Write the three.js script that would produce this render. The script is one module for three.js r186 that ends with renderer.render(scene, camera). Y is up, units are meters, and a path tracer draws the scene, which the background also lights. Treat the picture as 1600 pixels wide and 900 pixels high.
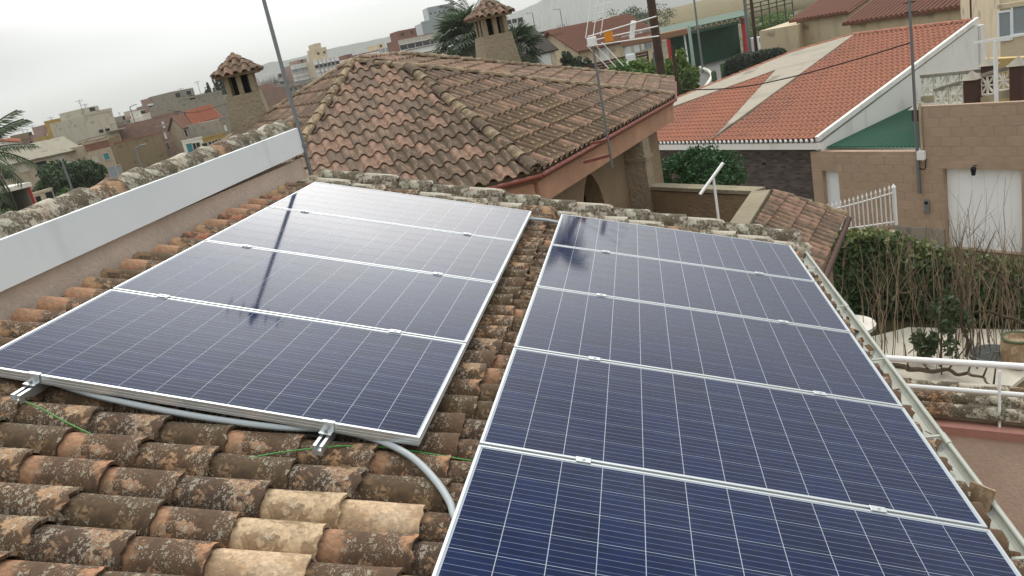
import * as THREE from 'three';
import { mergeGeometries, toCreasedNormals } from 'three/addons/utils/BufferGeometryUtils.js';
import { RoundedBoxGeometry } from 'three/addons/geometries/RoundedBoxGeometry.js';

// ---------- camera, sky, sun, exposure ----------
const scene = new THREE.Scene();
const camera = new THREE.PerspectiveCamera(39.44, 16 / 9, 0.1, 9000);
camera.position.set(0.8354, 1.4756, 6.8294);
camera.up.set(0.14325, 0.93828, -0.31483);
camera.lookAt(0.8354 - 1.9247, 1.4756 - 2.85626, 6.8294 - 9.38814);
const renderer = new THREE.WebGLRenderer({ antialias: true });
renderer.setSize(1024, 576);
renderer.toneMapping = THREE.LinearToneMapping;
renderer.toneMappingExposure = 1.42;
renderer.shadowMap.enabled = true;

function mulberry(s) { return () => { s |= 0; s = s + 0x6D2B79F5 | 0; let t = Math.imul(s ^ s >>> 15, 1 | s); t = t + Math.imul(t ^ t >>> 7, 61 | t) ^ t; return ((t ^ t >>> 14) >>> 0) / 4294967296; }; }
const rnd = mulberry(20240117);
const rr = (a, b) => a + (b - a) * rnd();
const sstep = (a, b, x) => { const t = Math.min(1, Math.max(0, (x - a) / (b - a))); return t * t * (3 - 2 * t); };
function hash2(x, y, s) { let h = Math.imul(x, 374761393) ^ Math.imul(y, 668265263) ^ Math.imul(s, 2147483647 ^ 0x5bd1e995); h = Math.imul(h ^ h >>> 13, 1274126177); return ((h ^ h >>> 16) >>> 0) / 4294967296; }
function vnoise(x, y, px, py, s) {
  const xi = Math.floor(x), yi = Math.floor(y), fx = x - xi, fy = y - yi;
  const m = (a, n) => ((a % n) + n) % n, u = fx * fx * (3 - 2 * fx), v = fy * fy * (3 - 2 * fy);
  const a = hash2(m(xi, px), m(yi, py), s), b = hash2(m(xi + 1, px), m(yi, py), s), c = hash2(m(xi, px), m(yi + 1, py), s), d = hash2(m(xi + 1, px), m(yi + 1, py), s);
  return a + (b - a) * u + (c - a) * v + (a - b - c + d) * u * v;
}
// tileable fbm over the unit square, fx by fy cells at the coarsest octave
function fbm(u, v, fx, fy, s, oct = 4, g = 0.5) { let t = 0, a = 1, n = 0; for (let o = 0; o < oct; o++) { t += a * vnoise(u * fx, v * fy, fx, fy, s + o * 17); n += a; a *= g; fx *= 2; fy *= 2; } return t / n; }

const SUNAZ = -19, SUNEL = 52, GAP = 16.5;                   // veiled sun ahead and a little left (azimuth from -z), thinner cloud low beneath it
{ // overcast sky: pale cloud, a greyer bank low on the left, brighter overhead
  const W = 1024, H = 512, data = new Float32Array(W * H * 4);
  for (let j = 0; j < H; j++) for (let i = 0; i < W; i++) {
    const el = ((j + 0.5) / H - 0.5) * 180, k = (j * W + i) * 4, u = i / W, v = j / H;
    const e = Math.max(0, el);
    const c1 = fbm(u, v + 0.1 * fbm(u, v, 6, 6, 91, 3), 7, 22, 5, 5, 0.55), c2 = fbm(u, v + 0.02 * c1, 15, 56, 33, 4);
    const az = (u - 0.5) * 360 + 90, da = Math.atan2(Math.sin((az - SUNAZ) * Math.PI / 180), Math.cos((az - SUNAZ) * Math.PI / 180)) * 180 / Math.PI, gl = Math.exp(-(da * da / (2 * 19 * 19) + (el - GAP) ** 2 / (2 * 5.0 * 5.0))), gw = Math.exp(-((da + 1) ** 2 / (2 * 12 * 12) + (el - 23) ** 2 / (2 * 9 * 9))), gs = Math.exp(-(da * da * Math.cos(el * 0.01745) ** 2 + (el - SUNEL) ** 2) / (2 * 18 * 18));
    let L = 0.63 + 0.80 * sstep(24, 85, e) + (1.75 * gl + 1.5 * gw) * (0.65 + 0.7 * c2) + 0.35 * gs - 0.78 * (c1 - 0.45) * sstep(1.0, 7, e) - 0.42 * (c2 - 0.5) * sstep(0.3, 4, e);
    if (el < 0) L = 0.5;
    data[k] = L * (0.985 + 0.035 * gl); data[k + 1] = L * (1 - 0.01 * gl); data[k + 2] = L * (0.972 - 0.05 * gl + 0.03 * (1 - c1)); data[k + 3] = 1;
  }
  const t = new THREE.DataTexture(data, W, H, THREE.RGBAFormat, THREE.FloatType);
  t.mapping = THREE.EquirectangularReflectionMapping; t.magFilter = THREE.LinearFilter; t.minFilter = THREE.LinearFilter; t.wrapS = THREE.RepeatWrapping; t.needsUpdate = true;
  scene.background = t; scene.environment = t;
}
const sun = new THREE.DirectionalLight(0xfff4e6, 0.9);
{ const a = SUNAZ * Math.PI / 180, h = SUNEL * Math.PI / 180; sun.position.set(80 * Math.sin(a) * Math.cos(h), 80 * Math.sin(h) - 1, -80 * Math.cos(a) * Math.cos(h) - 2); } sun.target.position.set(0, -1, -2); scene.add(sun, sun.target);
sun.castShadow = true; sun.shadow.radius = 28; sun.shadow.mapSize.set(4096, 4096);
Object.assign(sun.shadow.camera, { left: -30, right: 30, top: 30, bottom: -30, near: 1, far: 200 });
scene.fog = new THREE.FogExp2(0xe4e6e2, 0.00023);

// ---------- helpers ----------
const V = (x, y, z) => new THREE.Vector3(x, y, z), P = a => new THREE.Vector3(a[0], a[1], a[2]);
const G = -6.3;                                            // street level
function tex(w, h, fn, srgb = true, rep) {
  const d = new Uint8Array(w * h * 4);
  for (let j = 0; j < h; j++) for (let i = 0; i < w; i++) { const c = fn(i / w, j / h, i, j), k = (j * w + i) * 4; for (let q = 0; q < 3; q++) d[k + q] = Math.max(0, Math.min(255, 255 * (c.length ? c[q] : c))); d[k + 3] = 255; }
  const t = new THREE.DataTexture(d, w, h); t.wrapS = t.wrapT = THREE.RepeatWrapping; t.magFilter = THREE.LinearFilter; t.minFilter = THREE.LinearMipmapLinearFilter; t.generateMipmaps = true;
  if (srgb) t.colorSpace = THREE.SRGBColorSpace; if (rep) t.repeat.set(rep[0], rep[1]); t.needsUpdate = true; return t;
}
const mixc = (a, b, t) => [a[0] + (b[0] - a[0]) * t, a[1] + (b[1] - a[1]) * t, a[2] + (b[2] - a[2]) * t];
const T = {};
T.mottle = tex(512, 512, (u, v) => 0.80 + 0.22 * (fbm(u, v, 4, 4, 3, 6, 0.6) - 0.15) + 0.05 * (fbm(u, v, 90, 90, 8, 2) - 0.5), true, [0.45, 0.45]);
T.stain = tex(512, 512, (u, v) => { const d = fbm(u, v, 9, 2, 13, 4, 0.6), p = fbm(u, v, 5, 5, 29, 5, 0.6), g = 0.97 - 0.16 * sstep(0.5, 0.85, d) * p - 0.22 * sstep(0.55, 0.8, p) + 0.06 * (fbm(u, v, 60, 60, 2, 2) - 0.5); return [g, g * 0.99, g * 0.965]; }, true, [0.22, 0.22]);
T.grain = tex(512, 512, (u, v) => fbm(u, v, 64, 64, 71, 4, 0.7), false, [0.9, 0.9]);
T.rough = tex(512, 512, (u, v) => fbm(u, v, 24, 24, 41, 4, 0.62), false, [0.9, 0.9]);
T.paint = tex(256, 256, (u, v) => 0.955 + 0.05 * (fbm(u, v, 3, 3, 55, 5, 0.6) - 0.5) - 0.05 * sstep(0.62, 0.8, fbm(u, v, 7, 2, 57, 4)), true, [0.35, 0.35]);
const lin = (r, g, b) => new THREE.Color().setRGB(r, g, b);
function std(c, rough = 0.85, o = {}) { const m = new THREE.MeshStandardMaterial({ roughness: rough, metalness: 0, ...o }); if (typeof c === 'number') m.color.setHex(c); else m.color.copy(c); return m; }
const plaster = (c, map = T.mottle, b = 0.006) => std(c, 0.92, { map, bumpMap: T.grain, bumpScale: b });
const M = {
  peach: plaster(0xeed8c6), peachDeep: plaster(0xd2a487), white: std(0xf2f8fc, 0.8, { map: T.paint }), paper: std(0xefeeea, 0.85, { map: T.paint }), whiteStain: plaster(0xf0efea, T.stain),
  cream: plaster(0xc8bba2, T.stain), cream2: plaster(0xd3c6b0, T.stain), beige: plaster(0xb5a794, T.stain), brownStucco: std(0xa08a6f, 0.95, { map: T.mottle, bumpMap: T.rough, bumpScale: 0.02 }),
  stoneStucco: std(0xaa9d86, 0.95, { map: T.mottle, bumpMap: T.rough, bumpScale: 0.03 }), concrete: plaster(0xaaa59b, T.stain), grey: plaster(0x9a958c, T.stain), mortar: std(0xa1977f, 0.95, { map: T.mottle, bumpMap: T.rough, bumpScale: 0.02 }),
  alu: std(0xd3d8da, 0.36, { metalness: 0.75 }), galv: std(0x9aa0a3, 0.45, { metalness: 0.7, map: T.mottle }), paintWhite: std(0xe9ebeb, 0.45), gutter: std(0xc3c7bd, 0.5, { map: T.mottle }),
  dark: std(0x1c1b1a, 0.9), black: std(0x121212, 0.8), glassDark: std(0x23282c, 0.12), glassPale: std(0x8c979c, 0.2), rustRed: std(0x8c4a3c, 0.6, { map: T.mottle }), steel: std(0x7b8083, 0.5, { metalness: 0.6 }),
  wood: std(0x4b3a30, 0.95, { map: T.stain, bumpMap: T.rough, bumpScale: 0.03 }), red: std(0xb4262a, 0.6), asphalt: std(0x6d6d6c, 0.95, { map: T.mottle, bumpMap: T.grain, bumpScale: 0.01 }), brownMetal: std(0x4a3028, 0.7),
  shutter: std(0xb9b3a6, 0.8), shutterWhite: std(0xdcdedd, 0.7), blueWin: std(0x2f7f8c, 0.5), bark: std(0x7d6f5e, 0.95, { map: T.stain, bumpMap: T.rough, bumpScale: 0.02 }), twig: std(0x9a8872, 0.9), plastic: std(0xaab2b6, 0.5),
};
const names = new Map();
function numbered(n) { const k = names.get(n) || 0; names.set(n, k + 1); return k ? `${n}_${String(k).padStart(3, '0')}` : n; }
function shade(m) { m.castShadow = true; m.receiveShadow = true; return m; }
function part(name, geo, mat, parent) { const m = shade(new THREE.Mesh(geo, mat)); m.name = name; parent.add(m); return m; }
function thing(name, label, category, pos = [0, 0, 0], group) { const o = new THREE.Group(); o.name = numbered(name); o.position.set(...pos); o.userData = { label, category }; if (group) o.userData.group = group; scene.add(o); return o; }
function solo(name, label, category, geo, mat, group) { const m = shade(new THREE.Mesh(geo, mat)); m.name = numbered(name); m.userData = { label, category }; if (group) m.userData.group = group; scene.add(m); return m; }
function struct(name, geo, mat) { const m = shade(new THREE.Mesh(geo, mat)); m.name = name; m.userData.kind = 'structure'; scene.add(m); return m; }
function sub(name, parent, pos = [0, 0, 0]) { const o = new THREE.Group(); o.name = name; o.position.set(...pos); parent.add(o); return o; }
// uv in metres from the dominant face direction
function muv(g) {
  g = g.index ? g.toNonIndexed() : g; const p = g.attributes.position, n = g.attributes.normal, uv = new Float32Array(p.count * 2);
  for (let i = 0; i < p.count; i++) { const ax = Math.abs(n.getX(i)), ay = Math.abs(n.getY(i)), az = Math.abs(n.getZ(i)); const x = p.getX(i), y = p.getY(i), z = p.getZ(i);
    if (ay > ax && ay > az) { uv[2 * i] = x; uv[2 * i + 1] = z; } else if (ax > az) { uv[2 * i] = z; uv[2 * i + 1] = y; } else { uv[2 * i] = x; uv[2 * i + 1] = y; } }
  g.setAttribute('uv', new THREE.BufferAttribute(uv, 2)); return g;
}
function box(x0, x1, y0, y1, z0, z1) { const g = new THREE.BoxGeometry(x1 - x0, y1 - y0, z1 - z0); g.translate((x0 + x1) / 2, (y0 + y1) / 2, (z0 + z1) / 2); return muv(g); }
function rbox(w, h, d, r = 0.01) { return muv(new RoundedBoxGeometry(w, h, d, 2, r)); }
const merge = gs => mergeGeometries(gs.map(g => { g = g.index ? g.toNonIndexed() : g; for (const k of Object.keys(g.attributes)) if (!['position', 'normal', 'uv'].includes(k)) g.deleteAttribute(k); return g; }));
function tube(pts, r, seg = 0, rad = 8, closed = false) { const c = new THREE.CatmullRomCurve3(pts.map(p => p.isVector3 ? p : P(p)), closed, 'centripetal'); return new THREE.TubeGeometry(c, seg || pts.length * 6, r, rad, closed); }
function rod(a, b, r, r2 = r, rad = 8) { a = a.isVector3 ? a : P(a); b = b.isVector3 ? b : P(b); const d = b.clone().sub(a), g = new THREE.CylinderGeometry(r2, r, d.length(), rad); g.applyQuaternion(new THREE.Quaternion().setFromUnitVectors(V(0, 1, 0), d.clone().normalize())); g.translate((a.x + b.x) / 2, (a.y + b.y) / 2, (a.z + b.z) / 2); return g; }
// box bar between two points
function bar(a, b, w, h) { a = a.isVector3 ? a : P(a); b = b.isVector3 ? b : P(b); const d = b.clone().sub(a), L = d.length(); d.normalize(); const g = muv(new THREE.BoxGeometry(L, h, w)); const s = V(0, 1, 0).cross(d).multiplyScalar(-1).normalize(); const u = s.clone().cross(d); const m = new THREE.Matrix4().makeBasis(d, u, s); g.applyMatrix4(m); g.translate((a.x + b.x) / 2, (a.y + b.y) / 2, (a.z + b.z) / 2); return g; }
// vertical slab: plan polyline of [x,z] between y0 and y1
function prism(poly, y0, y1) { const s = new THREE.Shape(poly.map(p => new THREE.Vector2(p[0], -p[1]))); const g = new THREE.ExtrudeGeometry(s, { depth: y1 - y0, bevelEnabled: false }); g.rotateX(-Math.PI / 2); g.translate(0, y0, 0); return muv(g); }
// planar 3D polygon given thickness t below it
function slab(pts, t) {
  pts = pts.map(p => p.isVector3 ? p : P(p)); const n = V(0, 0, 0); for (let i = 0; i < pts.length; i++) { const a = pts[i], b = pts[(i + 1) % pts.length]; n.add(a.clone().cross(b)); } n.normalize(); if (n.y < 0) n.negate();
  const e = pts[1].clone().sub(pts[0]).normalize(), s = n.clone().cross(e).normalize(), o = pts[0];
  const sh = new THREE.Shape(pts.map(p => new THREE.Vector2(p.clone().sub(o).dot(e), p.clone().sub(o).dot(s))));
  const g = new THREE.ExtrudeGeometry(sh, { depth: t, bevelEnabled: false }); g.translate(0, 0, -t); const q = muv(g); q.applyMatrix4(new THREE.Matrix4().makeBasis(e, s, n)); q.translate(o.x, o.y, o.z); return q;
}
// half-barrel clay tile, axis along +x (wide end at +x), crown towards +y
function barrel(len, r0, r1, th, seg, arc, seed, rag = 0, uo = 0) {
  const pos = [], uv = [], R = mulberry(seed), NX = 4, ends = [];
  for (let k = 0; k <= seg; k++) ends.push([rag * (R() - 0.5), rag * (R() - 0.6)]);
  const bow = (R() - 0.5) * rag * 0.5;
  const pt = (i, k, inner) => { const t = i / NX, a = (k / seg - 0.5) * arc, r = (r0 + (r1 - r0) * t) - (inner ? th : 0) + (i && i < NX ? rag * 0.12 * (hash2(i, k, seed) - 0.5) : 0); let x = t * len; if (i === 0) x += ends[k][0]; if (i === NX) x += ends[k][1]; return [x, r * Math.cos(a) - r0 * Math.cos(arc / 2) + bow * Math.sin(t * 3.1), r * Math.sin(a)]; };
  const quad = (a, b, c, d, ua, ub, uc, ud) => { pos.push(...a, ...b, ...c, ...a, ...c, ...d); uv.push(...ua, ...ub, ...uc, ...ua, ...uc, ...ud); };
  for (let i = 0; i < NX; i++) for (let k = 0; k < seg; k++) {
    const U = [[i / NX + uo, k / seg], [(i + 1) / NX + uo, k / seg], [(i + 1) / NX + uo, (k + 1) / seg], [i / NX + uo, (k + 1) / seg]];
    quad(pt(i, k), pt(i, k + 1), pt(i + 1, k + 1), pt(i + 1, k), U[0], U[3], U[2], U[1]);
    if (i === 0 || i === NX - 1) quad(pt(i, k, 1), pt(i + 1, k, 1), pt(i + 1, k + 1, 1), pt(i, k + 1, 1), U[0], U[1], U[2], U[3]);
  }
  for (let k = 0; k < seg; k++) { const a = [0.5, k / seg], b = [0.5, (k + 1) / seg]; quad(pt(NX, k), pt(NX, k + 1), pt(NX, k + 1, 1), pt(NX, k, 1), a, b, b, a); quad(pt(0, k + 1), pt(0, k), pt(0, k, 1), pt(0, k + 1, 1), b, a, a, b); }
  for (const k of [0, seg]) { const s = k ? 1 : 0; const q = [pt(0, k), pt(NX, k), pt(NX, k, 1), pt(0, k, 1)]; if (s) q.reverse(); quad(...q, [0, s], [1, s], [1, s], [0, s]); }
  const g = new THREE.BufferGeometry(); g.setAttribute('position', new THREE.Float32BufferAttribute(pos, 3)); g.setAttribute('uv', new THREE.Float32BufferAttribute(uv, 2)); g.computeVertexNormals();
  return toCreasedNormals(g, 0.9);
}
// weathered clay: base tones, dark crust, pale lichen spots
function clayTex(seed, base, base2, crust, spots, crustCol = [0.20, 0.17, 0.14], W = 512, H = 256, spotCol = [0.74, 0.73, 0.69], bare = 0) {
  const R = mulberry(seed), mask = new Float32Array(W * H), hgt = new Float32Array(W * H);
  const n = Math.round(spots * 2600 * W * H / 131072);
  for (let q = 0; q < n; q++) {
    const x = R() * W, y = R() * H, cl = fbm(x / W, y / H, 4, 3, seed + 7, 3); if (cl < 0.44 + 0.2 * (R() - 0.5)) continue;
    const r = (1.3 + 5.0 * R() * R() + (R() < 0.03 ? 7 : 0)) * W / 512, ph = R() * 6.28, k0 = 0.55 + 0.45 * R();
    for (let j = Math.floor(y - r - 2); j <= y + r + 2; j++) for (let i = Math.floor(x - r - 2); i <= x + r + 2; i++) {
      const dx = i - x, dy = (j - y) * 0.9, d = Math.hypot(dx, dy), an = Math.atan2(dy, dx), re = r * (0.8 + 0.25 * Math.sin(an * 3 + ph) + 0.15 * Math.sin(an * 7 + ph * 2));
      if (d < re) { const k = ((j + H) % H) * W + ((i + W) % W), f = k0 * sstep(re, re - 1.4, d) * (r > 4.5 ? 0.6 + 0.4 * sstep(re * 0.25, re * 0.7, d) : 1); if (f > mask[k]) mask[k] = f; } }
  }
  const map = tex(W, H, (u, v, i, j) => {
    let c = mixc(base, base2, sstep(0.3, 0.7, fbm(u, v, 3, 3, seed + 1, 5, 0.6)));
    const f = 0.8 + 0.4 * fbm(u, v, 30, 20, seed + 2, 3, 0.7); c = [c[0] * f, c[1] * f, c[2] * f];
    const cr = fbm(u, v, 5, 4, seed + 3, 6, 0.62) + 0.2 * (fbm(u, v, 40, 26, seed + 9, 2) - 0.5), grown = bare ? sstep(bare - 0.05, bare + 0.09, u + 0.5 * (fbm(u, v, 4, 5, seed + 12, 4) - 0.5) + (u > 0.9 ? -1 : 0) * 0) : 1, q = sstep(0.62 - crust * 0.3, 0.72 - crust * 0.3, cr) * Math.min(1, crust * 1.6) * grown;
    const cc = mixc(crustCol, [crustCol[0] * 1.55, crustCol[1] * 1.47, crustCol[2] * 1.38], fbm(u, v, 24, 16, seed + 4, 3));
    c = mixc(c, cc, q * 0.92);
    const m = mask[j * W + i] * (0.15 + 0.85 * grown); const sc = mixc(spotCol, [0.72, 0.69, 0.55], fbm(u, v, 8, 6, seed + 5, 2) * 0.45); c = mixc(c, sc, m * 0.88);
    hgt[j * W + i] = 0.35 + 0.3 * q * cr + 0.35 * m + 0.25 * (f - 1); return c;
  });
  const bump = tex(W, H, (u, v, i, j) => hgt[j * W + i], false);
  return std(0xffffff, 0.95, { map, bumpMap: bump, bumpScale: 0.006 });
}

// ---------- our own house: tiled roof, walls, gutter ----------
const PITCH = 0.30458;                                    // 17.45 degrees
const nb = [0.25, 0.20, 0.155], wl = [0.74, 0.73, 0.69];
const clay = {
  crust1: clayTex(11, [0.60, 0.47, 0.36], [0.52, 0.41, 0.31], 0.95, 0.95, nb, 512, 256, wl, 0.12), crust2: clayTex(12, [0.63, 0.51, 0.39], [0.54, 0.43, 0.33], 0.9, 1.1, nb, 512, 256, wl, 0.12), crust3: clayTex(13, [0.54, 0.45, 0.34], [0.48, 0.39, 0.30], 1.05, 0.7, [0.24, 0.20, 0.15], 512, 256, wl, 0.12),
  crust4: clayTex(14, [0.66, 0.53, 0.40], [0.58, 0.46, 0.35], 0.78, 0.85, nb, 512, 256, wl, 0.18), crust5: clayTex(24, [0.60, 0.48, 0.37], [0.52, 0.41, 0.32], 0.92, 1.1, [0.22, 0.18, 0.15], 512, 256, wl, 0.12), orange1: clayTex(15, [0.66, 0.48, 0.36], [0.57, 0.44, 0.34], 0.85, 0.85, nb, 512, 256, wl, 0.33), orange2: clayTex(16, [0.64, 0.48, 0.37], [0.58, 0.46, 0.36], 0.9, 1.0, nb, 512, 256, wl, 0.34),
  beige1: clayTex(17, [0.74, 0.65, 0.53], [0.68, 0.59, 0.48], 0.5, 0.3, [0.40, 0.34, 0.27]), beige2: clayTex(18, [0.72, 0.61, 0.49], [0.76, 0.67, 0.56], 0.35, 0.12, [0.44, 0.38, 0.31]), red: clayTex(19, [0.60, 0.41, 0.32], [0.50, 0.36, 0.28], 0.55, 0.2, nb),
  grey: clayTex(20, [0.64, 0.63, 0.57], [0.55, 0.53, 0.47], 0.72, 1.2, [0.24, 0.22, 0.18]), grey2: clayTex(21, [0.68, 0.66, 0.61], [0.57, 0.50, 0.43], 0.6, 1.4, [0.23, 0.21, 0.17]),
};
const BEIGE = new Set(['1,2', '1,3', '2,2', '3,2']), FRESH = new Set(['1,0', '1,-1', '2,1', '3,1']);
const crusts = [clay.crust1, clay.crust2, clay.crust3, clay.crust4, clay.crust5];
const pick = a => a[Math.floor(rnd() * a.length)];
const house = thing('tiled_house', 'house with lichen-covered clay barrel tile roof under the solar panels', 'house');
const roof = sub('roof', house); roof.rotation.z = -PITCH;
part('roof_deck', box(-2.62, 2.08, -0.30, -0.172, -0.62, 6.4), std(0x4a3c30, 0.95, { map: T.mottle, bumpMap: T.rough, bumpScale: 0.02 }), roof);
{
  const gv = []; for (let k = 0; k < 6; k++) gv.push(barrel(0.395, 0.071, 0.088, 0.013, 12, Math.PI * 0.96, 100 + k * 7, k < 4 ? 0.010 : 0.022, 0));
  const hidden = [], R0 = 0.181; let shown = 0;
  const q = new THREE.Quaternion(), e = new THREE.Euler();
  for (let k = -25; k <= 11; k++) {
    const zr = 4.29 + k * R0; if (zr > 6.25 || zr < -0.36) continue;
    for (let j = -5; j <= 11; j++) {
      let u0 = -1.295 + j * 0.296 + 0.035 * (hash2(k + 50, j + 50, 3) - 0.5) + 0.03 * (hash2(k + 50, 7, 5) - 0.5) - 0.085;       // upper (narrow) end
      if (j === 11) u0 = 1.665 + 0.03 * (hash2(k + 50, 3, 8) - 0.5);
      if (u0 + 0.395 > 2.17 || u0 < -2.72) continue;
      const z = zr - 0.056 * (u0 + 1) + 0.008 * (hash2(k + 50, j + 50, 9) - 0.5), h = hash2(k + 90, j + 40, 21), vi = hash2(k + 30, j + 61, 4);
      e.set(0.06 * (h - 0.5), 0.056 + 0.03 * (vi - 0.5), 0.030 + 0.012 * (h - 0.5));
      const mtx = new THREE.Matrix4().compose(V(u0, -0.163 + 0.006 * h, z), q.setFromEuler(e), V(1, 1, 1));
      const c = [u0 + 0.2, z], inL = c[0] > -1.95 && c[0] < -0.52 && z > 0.25 && z < 3.75, inR = c[0] > 0.28 && c[0] < 1.62 && z > 0.25 && z < 6;
      const g = gv[Math.min(5, Math.floor(vi * 6.2))];
      if (inL || inR) { hidden.push(g.clone().applyMatrix4(mtx)); continue; }
      let m = pick(crusts); const t = rnd();
      if (BEIGE.has(k + ',' + j)) m = rnd() < 0.5 ? clay.beige1 : clay.beige2;
      else if (FRESH.has(k + ',' + j)) m = (k + j) % 2 ? clay.orange2 : clay.orange1;
      else if (c[0] < -2.05) m = t < 0.14 ? clay.red : t < 0.26 ? clay.orange1 : t < 0.5 ? clay.orange2 : t < 0.8 ? clay.crust4 : clay.crust3;
      else if (t < 0.09) m = clay.orange1; else if (t < 0.2) m = clay.orange2;
      const o = part('roof_tile', g, m, roof); o.applyMatrix4(mtx); shown++;
    }
  }
  const hm = part('covered_roof_tiles', merge(hidden), clay.crust1, roof); hm.userData.kind = 'stuff';
  // verge of big lichen-grey caps along the far edge
  const cg = []; for (let k = 0; k < 3; k++) cg.push(barrel(0.43, 0.098, 0.116, 0.018, 12, Math.PI * 0.95, 300 + k, 0.035, k * 0.3));
  for (let j = 0; j < 13; j++) { const o = part('verge_tile', cg[j % 3], j % 3 === 1 ? clay.grey2 : clay.grey, roof); o.position.set(-2.36 + j * 0.338, -0.088 + rr(-0.006, 0.006), -0.50 + rr(-0.012, 0.012)); o.rotation.set(rr(-0.06, 0.06), rr(-0.02, 0.02), 0.02); }
  for (let j = 0; j < 14; j++) { const o = part('verge_tile', cg[(j + 1) % 3], j % 4 === 2 ? clay.crust4 : clay.grey2, roof); o.position.set(-2.42 + j * 0.322, -0.150 + rr(-0.006, 0.006), -0.335 + rr(-0.01, 0.01)); o.rotation.set(0.12, rr(-0.03, 0.03), 0.02); }
  part('mortar_bed', box(-2.5, 2.05, -0.171, -0.10, -0.60, -0.30), M.mortar, roof);
}
{ // walls of the house below the roof
  part('wall', prism([[-2.6, -0.56], [1.95, -0.56], [1.95, 6.3], [-2.6, 6.3]], G, -0.98), M.peach, house);
  part('gable_wall', merge([(() => { const s = new THREE.Shape([new THREE.Vector2(-2.6, -0.979), new THREE.Vector2(1.94, -0.979), new THREE.Vector2(1.94, -0.93), new THREE.Vector2(-2.6, 0.50)]); const g = new THREE.ExtrudeGeometry(s, { depth: 6.8, bevelEnabled: false }); g.translate(0, 0, -0.54); return muv(g); })()]), M.peach, house);
  // half-round gutter along the eave
  const gut = []; const R = 0.05, N = 10, prof = []; for (let k = 0; k <= N; k++) { const a = Math.PI + Math.PI * k / N; prof.push([R * Math.cos(a), R * Math.sin(a)]); } for (let k = N; k >= 0; k--) { const a = Math.PI + Math.PI * k / N; prof.push([(R - 0.004) * Math.cos(a), (R - 0.004) * Math.sin(a)]); }
  const gg = new THREE.ExtrudeGeometry(new THREE.Shape(prof.map(p => new THREE.Vector2(...p))), { depth: 6.5, bevelEnabled: false }); gg.translate(1.975, -0.745, -0.35);
  const bead = rod([2.026, -0.742, -0.35], [2.026, -0.742, 6.15], 0.012); const gu = part('gutter', merge([muv(gg), bead]), M.gutter, house);
  for (let z = 0.2; z < 6; z += 0.95) part('gutter_bracket', box(1.93, 2.03, -0.746, -0.740, z, z + 0.016), M.gutter, gu);
  for (const z of [1.1, 3.05]) part('gutter_joint', rod([2.026, -0.742, z], [2.026, -0.742, z + 0.1], 0.016), M.gutter, gu);
}
// dry leaf fragments lying in the gutter
{ const gs = []; const R = mulberry(5); for (let k = 0; k < 20; k++) { const z = 0.2 + 4.2 * R(), s = 0.02 + 0.03 * R(); const g = new THREE.BoxGeometry(s, 0.004, s * (0.6 + R())); g.rotateX(R() * 2 - 1); g.rotateZ(R() * 2 - 1); g.rotateY(R() * 6); g.translate(1.95 + 0.05 * R(), -0.775 + 0.03 * R(), z); gs.push(muv(g)); } const m = solo('dry_leaves', 'brown dry leaf bits lying in the pale gutter', 'leaves', merge(gs), std(0x6b513a, 0.9)); m.userData.kind = 'stuff';
  const f = solo('broken_tile', 'loose broken tan tile shard standing in the gutter', 'tile', (() => { const g = rbox(0.012, 0.11, 0.10, 0.004); g.rotateY(0.9); g.rotateZ(-0.25); g.translate(1.985, -0.725, 3.62); return g; })(), clay.beige1); }
{ // parapet on the left: peach wall, white band, lichen tile coping
  const t = thing('parapet_wall', 'long parapet with white painted band and lichen grey tile coping', 'wall');
  const sk = (g, k = 0.0178) => { const p = g.attributes.position; for (let i = 0; i < p.count; i++) p.setY(i, p.getY(i) + (3.3 - p.getZ(i)) * k); g.computeVertexNormals(); return muv(g); };
  part('wall', box(-2.86, -2.60, 0.2, 0.80, -0.90, 6.6), M.peach, t);
  part('painted_band', sk(new THREE.BoxGeometry(0.36, 0.245, 7.52, 1, 1, 20).translate(-2.73, 0.905, 2.82)), M.white, t);
  const cg = []; for (let k = 0; k < 4; k++) cg.push(barrel(0.42, 0.098, 0.118, 0.018, 12, Math.PI * 0.95, 400 + k, 0.04, k * 0.27));
  for (let j = 0; j < 24; j++) { const z = 6.4 - j * 0.312; const o = part('coping_tile', cg[j % 4], j % 5 === 1 ? clay.grey2 : j % 5 === 3 ? clay.crust2 : clay.grey, t); o.position.set(-2.705 + rr(-0.01, 0.01), 1.015 + (3.3 - z) * 0.0178 + rr(-0.006, 0.006), z); o.rotation.set(0, Math.PI / 2, 0); o.rotateZ(0.045); o.rotateX(rr(-0.06, 0.06)); }
  part('mortar_bed', sk(new THREE.BoxGeometry(0.19, 0.05, 7.4, 1, 1, 20).translate(-2.73, 1.045, 2.85)), M.mortar, t);
}
// ---------- solar panels ----------
const PL = 1.956, PW = 0.992, PG = 0.0164;
const cellTex = (s, br) => tex(256, 256, (u, v) => {
  const f = 0.9 + 0.3 * (fbm(u, v, 5, 5, s, 3) - 0.5); let c = [0.048 * f * br, 0.118 * f * br, 0.272 * f * br];
  const b = (v * 5) % 1, d = Math.abs(b - 0.5) / 5 * 156; if (d < 0.62) c = [0.50, 0.53, 0.60];
  return c;
});
const cellMats = [0.93, 0.98, 1.0, 1.03, 1.07].map((b, s) => new THREE.MeshPhysicalMaterial({ map: cellTex(s * 31 + 31, b), roughness: 0.06, ior: 1.27 }));
const sheetMat = new THREE.MeshPhysicalMaterial({ color: 0xa3acb7, roughness: 0.06, ior: 1.27 });
const cellGeo = new THREE.BoxGeometry(0.1571, 0.0006, 0.1567);
{ const uv = cellGeo.attributes.uv; for (let i = 0; i < uv.count; i++) { } }
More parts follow.
